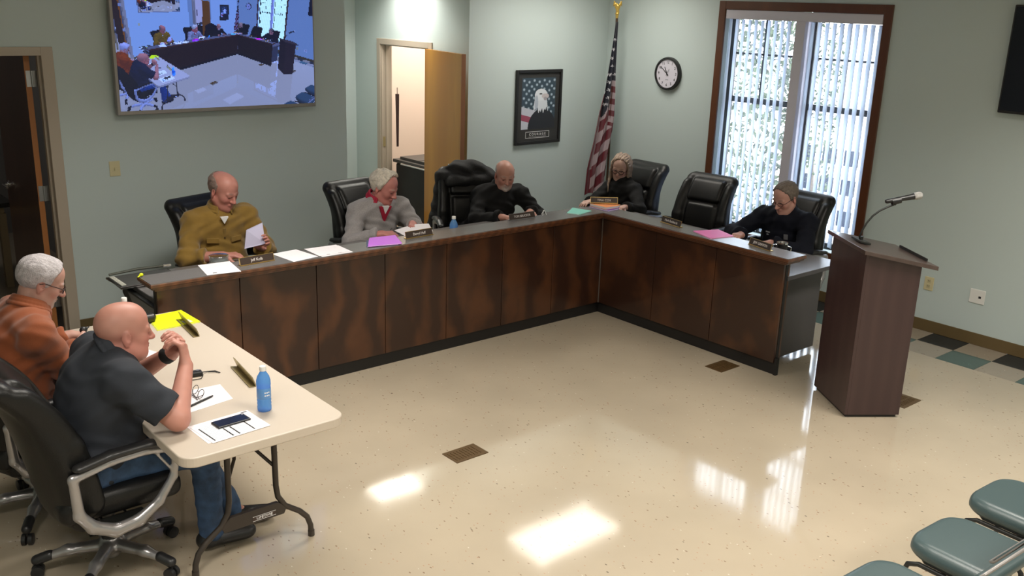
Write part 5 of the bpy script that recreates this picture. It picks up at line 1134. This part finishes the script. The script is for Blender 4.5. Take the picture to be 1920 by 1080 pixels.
def nameplate(c, ang, body, w, label, rim=1, gold=True, tilt=.30, z=.901, hgt=.052, back=False):
    """faces local -Y before rotation"""
    a = math.radians(ang); X = np.array((math.cos(a), math.sin(a), 0)); N = np.array((math.sin(a), -math.cos(a), 0)); U = nrm(np.array((0, 0, 1)) - N * tilt)
    o = np.array((*c, z)); r = empty('nameplate', tuple(o), label, 'nameplate', None); F = nrm(np.cross(X, U)); R = np.stack([X, U, F], 1)
    m1 = M['brass'] if gold else M['silver']
    b = MB(); b.box((-w / 2, .0, -.004), (w / 2, hgt, -.0015), R=R, c=o + (0, 0, .001)); b.box((-w / 2, 0, -.004), (w / 2, .004, .004), R=R, c=o + (0, 0, .001)); b.box((-w / 2, hgt - .003, -.004), (w / 2, hgt, .003), R=R, c=o + (0, 0, .001))
    if rim > 1: b.box((-w / 2, 0, -.004), (-w / 2 + .003, hgt, .003), R=R, c=o + (0, 0, .001)); b.box((w / 2 - .003, 0, -.004), (w / 2, hgt, .003), R=R, c=o + (0, 0, .001))
    b.add([tuple(o + (0, 0, .001) + X * s + N * q + (0, 0, e)) for s in (-w / 2, w / 2) for q, e in ((.010, 0), (-.030, 0), (-.030, .004), (.010, .003))], [(0, 1, 2, 3), (7, 6, 5, 4), (0, 4, 5, 1), (1, 5, 6, 2), (2, 6, 7, 3), (3, 7, 4, 0)])
    b.build('holder', m1, r)
    b = MB(); b.box((-w / 2 + .003, .004, -.0015), (w / 2 - .003, hgt - .003, .001), R=R, c=o + (0, 0, .001)); b.build('name_strip', M['plate'], r)
    if body: text(body, hgt * .50, mat('pale engraved letters', (.75, .70, .68), .5), r, o + R @ np.array((0, hgt * .5, .0018)), X, U, sx=.95)
    return r
def bottle(c, z, label, fill=1.):
    r = empty('water_bottle', (*c, z), label, 'water bottle', None); s = 1.0
    prof = [(0, 0), (.027, 0), (.0315, .006), (.032, .02), (.0305, .028), (.032, .036), (.0305, .044), (.032, .052), (.031, .06), (.031, .115), (.0325, .125), (.032, .145), (.027, .165), (.017, .182), (.0125, .190), (.0125, .196), (0, .196)]
    b = MB(); b.lathe(prof, (*c, z), 28); b.build('bottle_body', M['bluebottle'], r, smooth=True)
    b = MB(); b.lathe([(.0, .193), (.0155, .193), (.0155, .212), (.014, .214), (0, .214)], (*c, z), 24); b.build('cap', M['whitep'], r, smooth=True)
    b = MB(); b.lathe([(.0314, .063), (.0318, .064), (.0318, .112), (.0314, .113)], (*c, z), 28); b.build('label', mat('blue bottle label', (.10, .26, .55), .4), r, smooth=True)
    b = MB()
    for k in range(3):
        for i in range(2):
            a = math.radians(-105 + k * 16); d = np.array((math.cos(a), math.sin(a), 0)); t_ = np.array((-d[1], d[0], 0)); q = np.array((*c, z + .095 - i * .014)) + d * .0325; b.add([q - t_ * .003 - (0, 0, .003), q + t_ * .003 - (0, 0, .003), q + t_ * .003 + (0, 0, .003), q - t_ * .003 + (0, 0, .003)], [(0, 1, 2, 3)])
    b.build('label_print', M['white'], r)
def folder(name, pts, z, m, label, n=1, t=.004, m2=None):
    c = np.mean(np.array(pts), 0); r = empty(name, (c[0], c[1], z), label, 'folder'); P_ = [np.array(p) for p in pts]; e = np.array((.006, .004))
    def slab(q, z0, z1, mm, nm):
        b = MB(); b.add([(*p, z0) for p in q] + [(*p, z1) for p in q], [(3, 2, 1, 0), (4, 5, 6, 7), (0, 1, 5, 4), (1, 2, 6, 5), (2, 3, 7, 6), (3, 0, 4, 7)]); b.build(nm, mm, r)
    slab(P_, z, z + .0012, m, 'back_cover'); slab([c + (p - c) * .96 for p in P_], z + .0012, z + t, M['paper'], 'papers'); slab([p + e for p in P_], z + t, z + t + .0012, m, 'front_cover'); return r
def small_things():
    Z = .9012
    nameplate((-3.155, .003), 4, 'Jeff Kolb', .245, 'brass rimmed nameplate in front of the man in the mustard shirt', 2)
    nameplate((-1.872, .028), 3, 'Darryl Huff', .245, 'brown nameplate in front of the man in the grey pullover', 1)
    nameplate((-.838, .078), -2, 'TOM BRUCKER', .262, 'silver rimmed nameplate in front of the man with the goatee', 1, gold=False)
    nameplate((.068, .060), -38, 'TINA COX', .235, 'nameplate standing on the orange and violet folders at the desk corner', 1, z=.934)
    nameplate((.034, -.712), -100, 'Mark Reinhardt', .235, 'small nameplate in front of the empty chair', 1)
    nameplate((.010, -1.580), -104, 'JEFF GRIFFITH', .235, 'brass rimmed nameplate in front of the man in the navy uniform', 2)
    # two plates on the table, seen from behind
    for c, a, lab, w in (((-3.82, -.515), 84, 'brass backed nameplate lying beside the yellow folder, seen from behind', .33), ((-3.885, -1.36), 82, 'brass backed nameplate near the blue bottle on the folding table, seen from behind', .30)):
        a_ = math.radians(a); X = np.array((math.cos(a_), math.sin(a_), 0)); N = np.array((math.sin(a_), -math.cos(a_), 0)); o = np.array((*c, .741)); r = empty('nameplate', tuple(o), lab, 'nameplate')
        U = nrm(np.array((0, 0, 1)) - N * .35); R = np.stack([X, U, np.cross(X, U)], 1)
        b = MB(); b.box((-w / 2, .0, -.003), (w / 2, .055, 0), R=R, c=o); b.add([tuple(o + X * s + N * q + (0, 0, e)) for s in (-w / 2, w / 2) for q, e in ((.0, 0), (-.035, 0), (-.036, .006), (-.033, .006))], [(0, 1, 2, 3), (7, 6, 5, 4), (0, 4, 5, 1), (1, 5, 6, 2), (2, 6, 7, 3), (3, 7, 4, 0)]); b.build('holder', M['brassd'], r)
        b = MB(); b.box((-w / 2 + .004, .005, 0), (w / 2 - .004, .050, .002), R=R, c=o); b.build('name_strip', M['plate'], r)
    # papers on the ledge
    pa = [(-3.529, -.085), (-3.324, -.120), (-3.279, .145), (-3.485, .160)]; o = sheet('paper_sheet', pa, Z, M['paper'], 'printed sheet overhanging the ledge left of the brass rimmed nameplate', 'paper'); printed(o, pa, Z + .0009, 12, blocks=((.2, .32, .10, .15),))
    pb = [(-2.949, -.095), (-2.752, -.06), (-2.785, .185), (-2.975, .165)]; o = sheet('paper_sheet', pb, Z, M['paper'], 'white sheet right of the brass rimmed nameplate', 'paper'); printed(o, pb, Z + .0009, 11)
    pc = [(-2.745, -.062), (-2.513, -.065), (-2.498, .145), (-2.738, .159)]; o = sheet('paper_sheet', pc, Z + .002, M['paper'], 'white sheet on the ledge, third from the desk end', 'paper'); printed(o, pc, Z + .0029, 10, blocks=((.25, .36, .02, .05), (.62, .75, .02, .04)))
    pd = [(-2.735, -.085), (-2.50, -.085), (-2.49, .13), (-2.73, .13)]; sheet('paper_sheet', pd, Z, M['paper'], 'sheet peeking out under the third white sheet on the ledge', 'paper')
    for q, z, lab in ((rect(-3.55, .42, .28, .216, 5), .7445, 'white sheet on the work surface behind the ledge near the paper cutter'), (rect(-2.37, .36, .28, .22, 25), .7445, 'white sheet on the work surface left of the purple folder')): sheet('paper_sheet', q, z, M['paper'], lab, 'paper')
    for k, (q, lab) in enumerate(((rect(-1.66, .50, .17, .12, 20), 'white papers under the hands of the man in the grey pullover'), (rect(-1.50, .54, .16, .13, -20), 'loose papers beside the left hand of the man in the grey pullover'))):
        b = MB(); P_ = [(*p, z_) for p, z_ in zip(q, (.80, .80, .835, .835))]; b.add(P_ + [(x, y, z_ + .003) for x, y, z_ in P_], [(3, 2, 1, 0), (4, 5, 6, 7), (0, 1, 5, 4), (1, 2, 6, 5), (2, 3, 7, 6), (3, 0, 4, 7)]); o = b.build('paper_sheet', M['paper'], None, loc=(*np.mean(q, 0), .79)); tag(o, lab, 'paper')
    sheet('paper_sheet', rect(.45, -1.20, .28, .216, 80), .7445, M['paper'], 'white form on the work surface in front of the man in the navy uniform', 'paper')
    folder('folder', [(-2.36, -.03), (-2.135, -.095), (-2.05, .10), (-2.26, .13)], Z, M['navycard'], 'dark blue folder edge under the purple folder')
    r = folder('folder', [(-2.355, -.04), (-2.115, -.10), (-2.02, .13), (-2.22, .16)], Z + .006, M['purple'], 'bright purple folder on the ledge before the man in the grey pullover')
    folder('folder', [(-.385, .045), (-.335, -.06), (-.15, -.01), (-.20, .17)], Z, M['teal'], 'aqua folder on the ledge near the inner corner')
    folder('folder', [(-.035, -.095), (.10, -.08), (.165, -.03), (-.045, .13)], Z, M['violet'], 'deep violet folder, lowest of the corner stack', t=.008)
    r = folder('folder', [(-.03, -.06), (.10, -.07), (.165, -.04), (-.04, .13)], Z + .0105, M['orange'], 'orange printed folder on top of the violet one at the corner', t=.018)
    folder('folder', [(-.08, -1.205), (.13, -1.26), (.21, -1.05), (.0, -.97)], Z, M['magenta'], 'bright pink folder on the window side ledge')
    # yellow folder, papers on the table
    zt = .7405
    folder('folder', [(-3.99, -.46), (-3.742, -.455), (-3.75, -.19), (-3.955, -.21)], zt, M['yellow'], 'fluorescent yellow folder at the far end of the folding table')
    b = MB(); o = sheet('sticker_note', rect(-3.80, -.41, .05, .05, 10), zt + .0056, mat('pale sticker', (.7, .7, .55), .5), 'small pale sticker note on the yellow folder', 'note')
    p1 = [(-4.329, -1.975), (-4.055, -1.955), (-4.066, -1.745), (-4.345, -1.772)]
    p0 = [(-4.345, -1.965), (-4.08, -1.95), (-4.085, -1.74), (-4.352, -1.757)]; sheet('paper_sheet', p0, zt, M['paper'], 'white sheet just beneath the printed form by the phone', 'paper')
    o = sheet('paper_sheet', p1, zt + .0015, M['paper'], 'printed form with black bars lying under the phone', 'paper'); printed(o, p1, zt + .0024, 13, mat('pale blue print', (.45, .52, .60), .7), .08, .70, .08, .86, .028, blocks=((.06, .085, .08, .80), (.36, .385, .06, .50), (.47, .495, .06, .50), (.73, .755, .06, .55), (.86, .97, .93, .97)))
    p2 = [(-4.287, -1.62), (-4.06, -1.583), (-4.035, -1.385), (-4.25, -1.37)]; o = sheet('paper_sheet', p2, zt, M['paper'], 'handwritten sheet under the folded glasses', 'paper'); printed(o, p2, zt + .0009, 9)
    sheet('paper_sheet', rect(-4.20, -.84, .20, .27, 20), zt, M['paper'], 'white sheet beyond the clasped fists of the bald man', 'paper'); sheet('paper_sheet', rect(-4.37, -.42, .27, .21, 5), zt, M['paper'], 'white sheet at the far left corner of the folding table', 'paper')
    c = np.array((-4.178, -1.822)); a = math.radians(3); r = empty('smartphone', (*c, zt + .003), 'black smartphone lying on the printed form', 'phone'); R = rotz(a)
    b = MB(); b.box((-.078, -.037, 0), (.078, .037, .008), R=R, c=(*c, zt + .003)); b.build('body', M['blackp'], r, bevel=.006, seg=3); b = MB(); b.box((-.070, -.033, .0082), (.070, .033, .0086), R=R, c=(*c, zt + .003)); b.build('screen', M['tvdark'], r); b = MB(); b.lathe([(0, .0087), (.004, .0087), (.004, .0092), (0, .0092)], tuple(R @ np.array((.066, .024, 0)) + np.array((*c, zt + .003))), 12); b.build('camera_lens', M['greyink'], r)
    # folded glasses and pen
    r = empty('folded_glasses', (-4.17, -1.47, zt + .001), 'folded dark reading glasses on the handwritten sheet', 'glasses'); b = MB(); o = np.array((-4.175, -1.46, zt + .004))
    for s in (-1, 1): b.tube([o + np.array((.012 * math.sin(t), s * .032 + .024 * math.cos(t), .018 + .018 * math.sin(t))) for t in [2 * PI * j / 16 for j in range(16)]], .0016, 6, closed=True)
    b.tube([o + (0, -.008, .02), o + (0, .008, .02)], .0016, 6); b.build('rims', glbm, r, smooth=True)
    b = MB(); b.tube([o + (0, -.057, .02), o + (-.02, -.03, .004), o + (-.03, .05, .001)], .0018, 6); b.tube([o + (0, .057, .02), o + (-.015, .03, .003), o + (-.025, -.05, .001)], .0018, 6); b.build('temples', glbm, r, smooth=True)
    b = MB(); b.tube([(-4.262, -1.565, zt + .006), (-4.25, -1.56, zt + .006), (-4.14, -1.515, zt + .006), (-4.125, -1.508, zt + .006)], [.002, .005, .005, .003], 10); o = b.build('pen', M['ink'], None, smooth=True, loc=(-4.2, -1.54, zt + .006)); tag(o, 'black pen on the handwritten sheet, nearest the phone', 'pen')
    # recorder with strap
    r = empty('voice_recorder', (-4.09, -1.205, zt), 'black hand recorder with a looped wrist strap on the folding table', 'recorder'); R = rotz(math.radians(-10))
    b = MB(); b.box((-.065, -.024, 0), (.05, .024, .022), R=R, c=(-4.10, -1.205, zt)); b.build('body', M['blackp'], r, bevel=.008, seg=3)
    b = MB(); b.lathe([(0, .0225), (.010, .0225), (.010, .025), (0, .025)], (-4.07, -1.205, zt), 16); b.build('button', M['silver'], r)
    b = MB(); b.tube([(-4.05, -1.21, zt + .01), (-4.02, -1.20, zt + .004), (-3.985, -1.215, zt + .004), (-3.975, -1.25, zt + .004), (-3.99, -1.225, zt + .004), (-4.02, -1.215, zt + .006)], .0025, 6); b.tube([(-4.15, -1.225, zt + .01), (-4.13, -1.262, zt + .003), (-4.08, -1.27, zt + .003), (-4.055, -1.235, zt + .006)], .002, 6); b.build('strap', M['blackc'], r, smooth=True)
    # black case near the yellow folder
    b = MB(); b.tube([(-4.07, -.30, zt + .028), (-4.06, -.30, zt + .028), (-3.95, -.295, zt + .028), (-3.935, -.295, zt + .028)], [.012, .028, .028, .012], 16); o = b.build('glasses_case', M['blackp'], None, smooth=True, loc=(-4, -.3, zt)); tag(o, 'rounded black case between the bald man and the yellow folder', 'case')
    # object in the rust man's fingers
    g = G((-4.47, -.66, .82), (-4.37, -.54, .92), .003); g.ell((-4.415, -.60, .872), (.020, .016, .018), k=.004); g.cone((-4.405, -.60, .872), (-4.385, -.60, .885), .006, .003, .004); o = g.build('key_fob', M['blackp'], None, loc=(-4.415, -.6, .872)); tag(o, 'small round black object held by the man in the rust shirt', 'key fob')
    # bottles
    bottle((-4.0, -1.785), zt, 'blue tinted water bottle standing on the folding table')
    bottle((-1.40, .245), .7445, 'blue water bottle behind the ledge between the grey pullover man and the black coat')
    bottle((-4.145, -.43), zt, 'water bottle whose white cap shows above the head of the bald man')
    # dish, easel, yellow ball, mug
    r = empty('glass_dish', (-3.26, .30, .7445), 'round clear glass dish at the right elbow of the man in the mustard shirt', 'dish'); c = (-3.285, .30, .7445)
    b = MB(); b.lathe([(0, 0), (.055, 0), (.060, .01), (.062, .160), (.058, .160), (.056, .13), (.0, .13)], c, 32); b.build('bowl', M['clearglass'], r, smooth=True); b = MB(); b.lathe([(0, .131), (.054, .131), (.054, .134), (0, .134)], c, 28); b.build('contents', M['ink'], r)
    b = MB(); b.lathe([(.0585, .161), (.0625, .163), (.0645, .161), (.0625, .158)], c, 32); b.build('rim', M['chrome'], r, smooth=True)
    r = empty('wire_easel', (-.56, .10, .9015), 'small white wire easel between the silver nameplate and the aqua folder', 'easel'); c = np.array((-.60, .09, .9015))
    b = MB()
    for s in (-1, 1): b.tube([c + (s * .022, -.012, .003), c + (s * .006, 0, .04)], .003, 6)
    b.tube([c + (-.006, 0, .04), c + (.006, 0, .04)], .004, 6); b.tube([c + (0, .0, .04), c + (.0, .03, .003)], .003, 6); b.build('frame', M['white'], r, smooth=True)
    g = G((-3.90, .08, .89), (-3.80, .18, .94), .003); g.ell((-3.862, .098, .914), (.013, .011, .011), k=.004); g.cone((-3.865, .098, .912), (-3.885, .09, .905), .006, .004, .004); o = g.build('tape_ball', M['yellow'], None, loc=(-3.862, .098, .902)); tag(o, 'tiny fluorescent yellow ball on the back corner of the ledge end', 'tape ball')
    r = empty('travel_mug', (.33, -1.60, .7445), 'black mug with chrome bands before the man in the navy uniform', 'mug'); c = (.30, -1.58, .7445)
    b = MB(); b.lathe([(0, 0), (.034, 0), (.040, .15), (.036, .15), (.034, .12), (0, .12)], c, 28); b.build('body', M['blackp'], r, smooth=True)
    b = MB(); b.lathe([(.0405, .146), (.0425, .148), (.0415, .158), (.037, .158), (.037, .15)], c, 28); b.lathe([(.0365, .030), (.0385, .032), (.039, .045), (.037, .047)], c, 28); b.build('band', M['chrome'], r, smooth=True)
    for s in (-1, 1):
        q = np.array(c) + np.array((.15, s * .99, 0)) * .040 * s * s; b = MB(); q0 = np.array(c) + np.array((-.3, .95, 0)) * .040 * s; d = np.array((-.3, .95, 0)) * s; b.tube([q0 + (0, 0, .135), q0 + d * .028 + (0, 0, .128), q0 + d * .028 + (0, 0, .09), q0 + (0, 0, .075)], .005, 8); b.build('handle', M['chrome'], r, smooth=True)
glbm = mat('black spectacle wire', (.015, .012, .012), .3)

# ---------------------------------------------------------------- light and camera
def lights():
    w = bpy.data.worlds.new('World'); sc.world = w; w.use_nodes = True; nt = w.node_tree; bg = nt.nodes['Background']; bg.inputs[0].default_value = (.80, .90, 1.0, 1); bg.inputs[1].default_value = SKY
    lm = mat('lit troffer diffuser', (.9, .9, .9), .5, emis=(1.0, .91, .78), estr=DIFF)
    spots = [(.84, 1.10, H, 0, 1.2, .6, 'x'), (-.30, 2.84, 2.82, 1, .60, .60, 'y')]
    for y in (-3.6, -6.4):  # unseen panels added out of frame to brighten the room
        for x in (-5.6, -3.0, -.4): spots.append((x, y, H, 0, 1.2, .6, 'x'))
    spots.append((-3.4, -.8 + .0, H, 0, 1.2, .6, 'x'))  # added panel, lights the people from the camera side
    if 1:
        for i, (x, y, z, k, lx, ly, ax) in enumerate(spots):
            r = empty('ceiling_light', (x, y, z), ['recessed ceiling light panel near the window corner, seen reflected in the floor', 'small recessed ceiling light in the passage, seen reflected in the floor'][i] if i < 2 else 'unseen ceiling light panel added to light the room', 'ceiling light', 'added unseen ceiling lights' if i > 1 else None)
            b = MB(); f = .03; b.box((x - lx / 2 - f, y - ly / 2 - f, z - .012), (x - lx / 2, y + ly / 2 + f, z)); b.box((x + lx / 2, y - ly / 2 - f, z - .012), (x + lx / 2 + f, y + ly / 2 + f, z)); b.box((x - lx / 2, y - ly / 2 - f, z - .012), (x + lx / 2, y - ly / 2, z)); b.box((x - lx / 2, y + ly / 2, z - .012), (x + lx / 2, y + ly / 2 + f, z)); b.build('frame', M['white'], r)
            b = MB(); b.box((x - lx / 2, y - ly / 2, z - .006), (x + lx / 2, y + ly / 2, z - .001)); b.build('diffuser', lm, r)
            l = bpy.data.lights.new('louvred_lamp', 'AREA'); l.shape = 'RECTANGLE'; l.size = lx; l.size_y = ly; l.energy = LAMP[min(i, 2)] * (lx * ly / .72); l.color = (1.0, .95, .87); l.spread = math.radians(SPREAD)
            o = bpy.data.objects.new('lamp', l); COL.objects.link(o); o.parent = r; o.location = (0, 0, -.02)
    # dim fill lamp and panel added to lift the store room, no fixture seen
    r = empty('ceiling_light', (-5.0, 4.2, 2.9), 'dim fill light added to lift the dark store room', 'ceiling light'); b = MB(); b.box((-5.3, 3.9, 2.88), (-4.7, 4.5, 2.9)); b.build('diffuser', mat('added dim panel', (.5, .5, .5), .5, emis=(1, .95, .9), estr=.4), r)
    l = bpy.data.lights.new('store_room_fill', 'AREA'); l.size = .6; l.energy = 7.; l.color = (1, .95, .9); o = bpy.data.objects.new('lamp', l); COL.objects.link(o); o.parent = r; o.location = (0, 0, -.04)
    # side room lamp
    r = empty('ceiling_light', (1.0, 3.3, 2.72), 'ceiling light of the side room', 'ceiling light'); b = MB(); b.box((.7, 3.0, 2.70), (1.3, 3.6, 2.72)); b.build('diffuser', lm, r)
    l = bpy.data.lights.new('side_room_lamp', 'AREA'); l.size = .6; l.energy = SIDE; l.color = (1, .86, .74); o = bpy.data.objects.new('lamp', l); COL.objects.link(o); o.parent = r; o.location = (0, 0, -.04)
def camera():
    cam = bpy.data.cameras.new('camera'); o = bpy.data.objects.new('camera', cam); COL.objects.link(o); sc.camera = o
    cam.sensor_width = 36; cam.lens = 1795.1 / 1920 * 36; cam.clip_start = .05
    yaw, pitch, roll = CAMR
    F = V(-math.sin(yaw) * math.cos(pitch), math.cos(yaw) * math.cos(pitch), math.sin(pitch)); R_ = V(math.cos(yaw), math.sin(yaw), 0); U = np.cross(R_, F)
    R2 = math.cos(roll) * R_ + math.sin(roll) * U; U2 = -math.sin(roll) * R_ + math.cos(roll) * U
    m = Matrix(((R2[0], U2[0], -F[0], CAMP[0]), (R2[1], U2[1], -F[1], CAMP[1]), (R2[2], U2[2], -F[2], CAMP[2]), (0, 0, 0, 1))); o.matrix_world = m
CAMP = (-5.7842, -5.5491, 2.5546)
CAMR = (-0.71218, -0.2894, 0.03301)
SKY, DIFF, LAMP, SPREAD, SIDE = 9.0, 5., (17., 36., 44.), 132, 40.
wallthings(); flag(); desk(); lectern(); chairs(); visitor_chairs(); folding_table(); people(); small_things(); lights(); camera()
def live_feed():
    """the television shows the camera feed of this same room: trace the finished room once, coarsely"""
    bpy.context.view_layer.update(); dg = bpy.context.evaluated_depsgraph_get(); nx, nz = SCREEN['n']; cam = sc.camera.matrix_world; o0 = cam.translation.copy(); cache = {}
    sx0, sx1, sz0, sz1 = SCREEN['box']; sky = np.array((1.2, 1.35, 1.5)); lampdir = Vector((.25, -.2, .95)).normalized()
    def colour(ob, fi):
        me = ob.data; key = ob.name
        if key not in cache:
            at = me.color_attributes.get('Col') if me.color_attributes else None; arr = None
            if at is not None: arr = np.zeros(len(at.data) * 4, np.float32); at.data.foreach_get('color', arr); arr = arr.reshape(-1, 4)[:, :3]
            cache[key] = (arr, at.domain if at is not None else None)
        arr, dom = cache[key]; p = me.polygons[fi] if fi < len(me.polygons) else me.polygons[0]
        if arr is not None: return arr[p.vertices[0] if dom == 'POINT' else p.loop_start]
        m = me.materials[min(p.material_index, len(me.materials) - 1)]
        if m.node_tree and 'Principled BSDF' in m.node_tree.nodes:
            b = m.node_tree.nodes['Principled BSDF']
            if b.inputs['Emission Strength'].default_value > 1: return np.array((3., 2.8, 2.5))
            return np.array(b.inputs['Base Color'].default_value[:3])
        return np.array((.8, .9, 1.)) * (1.3 if 'vane' in m.name else 1)
    def cast(o, d, depth=0):
        for _ in range(4):
            hit, loc, n, fi, ob, mt = sc.ray_cast(dg, o, d)
            if hit and ob.name.split('.')[0] in ('pane',): o = loc + d * .01; continue
            break
        if not hit or loc.x > 2.6: return sky * (.9 if not hit else .8)
        if ob == SCREEN['obj']:
            u = (loc.x - sx0) / (sx1 - sx0); v = (sz1 - loc.z) / (sz1 - sz0); return ('tv', min(int(u * nx), nx - 1), min(max(int(v * nz), 0), nz - 1))
        if n.dot(d) > 0: n = -n
        c = colour(ob, fi); c = np.array(c); k = .32 + .62 * max(n.dot(lampdir), 0) + .22 * max(-n.y * .6 - n.x * .3, 0)
        if ob.name.split('.')[0] == 'vane': return c
        c = c * k * 1.25
        if depth == 0 and ob.name.startswith('floor'):
            r = cast(loc + n * .003, d - n * (2 * d.dot(n)), 1)
            if not isinstance(r, tuple): f = .03 + .5 * (1 - abs(d.dot(n))) ** 4; c = c + r * f * 1.6
        return c
    A = np.zeros((nz, nx, 3)); tv = []
    for j in range(nz):
        for i in range(nx):
            d = cam.to_3x3() @ Vector((((i + .5) / nx * 1920 - 960) / 1795.1, -((j + .5) / nz * 1080 - 540) / 1795.1, -1)).normalized(); r = cast(o0, d)
            if isinstance(r, tuple): tv.append((j, i, r[2], r[1]))
            else: A[j, i] = r
    for j, i, b, a in tv: A[j, i] = (.25, .45, .6)
    B = A.copy()
    for j, i, b, a in tv: A[j, i] = B[b, a]
    g = A.mean(2, keepdims=True); A = np.clip(g + (A - g) * 1.35, 0, 2) ** 1.15 * np.array((.43, .66, 1.85)) * 1.1 + np.array((0, .002, .02)); A = np.clip(A, 0, 1.15)
    o = SCREEN['obj']; at = o.data.color_attributes.new('Col', 'FLOAT_COLOR', 'CORNER'); cc = np.ones((nz, nx, 4, 4), np.float32); cc[..., :3] = A[:, :, None, :]; at.data.foreach_set('color', cc.ravel())
live_feed()
vs = sc.view_settings; sc.display_settings.display_device = 'sRGB'; vs.view_transform = 'Standard'; vs.look = 'None'; vs.exposure = 0.0; vs.gamma = 1; vs.use_curve_mapping = False
sc.cycles.use_denoising = True; sc.cycles.max_bounces = 8; sc.cycles.diffuse_bounces = 4; sc.cycles.glossy_bounces = 4; sc.cycles.transparent_max_bounces = 12; sc.cycles.sample_clamp_indirect = 20.; sc.cycles.caustics_reflective = False; sc.cycles.caustics_refractive = False
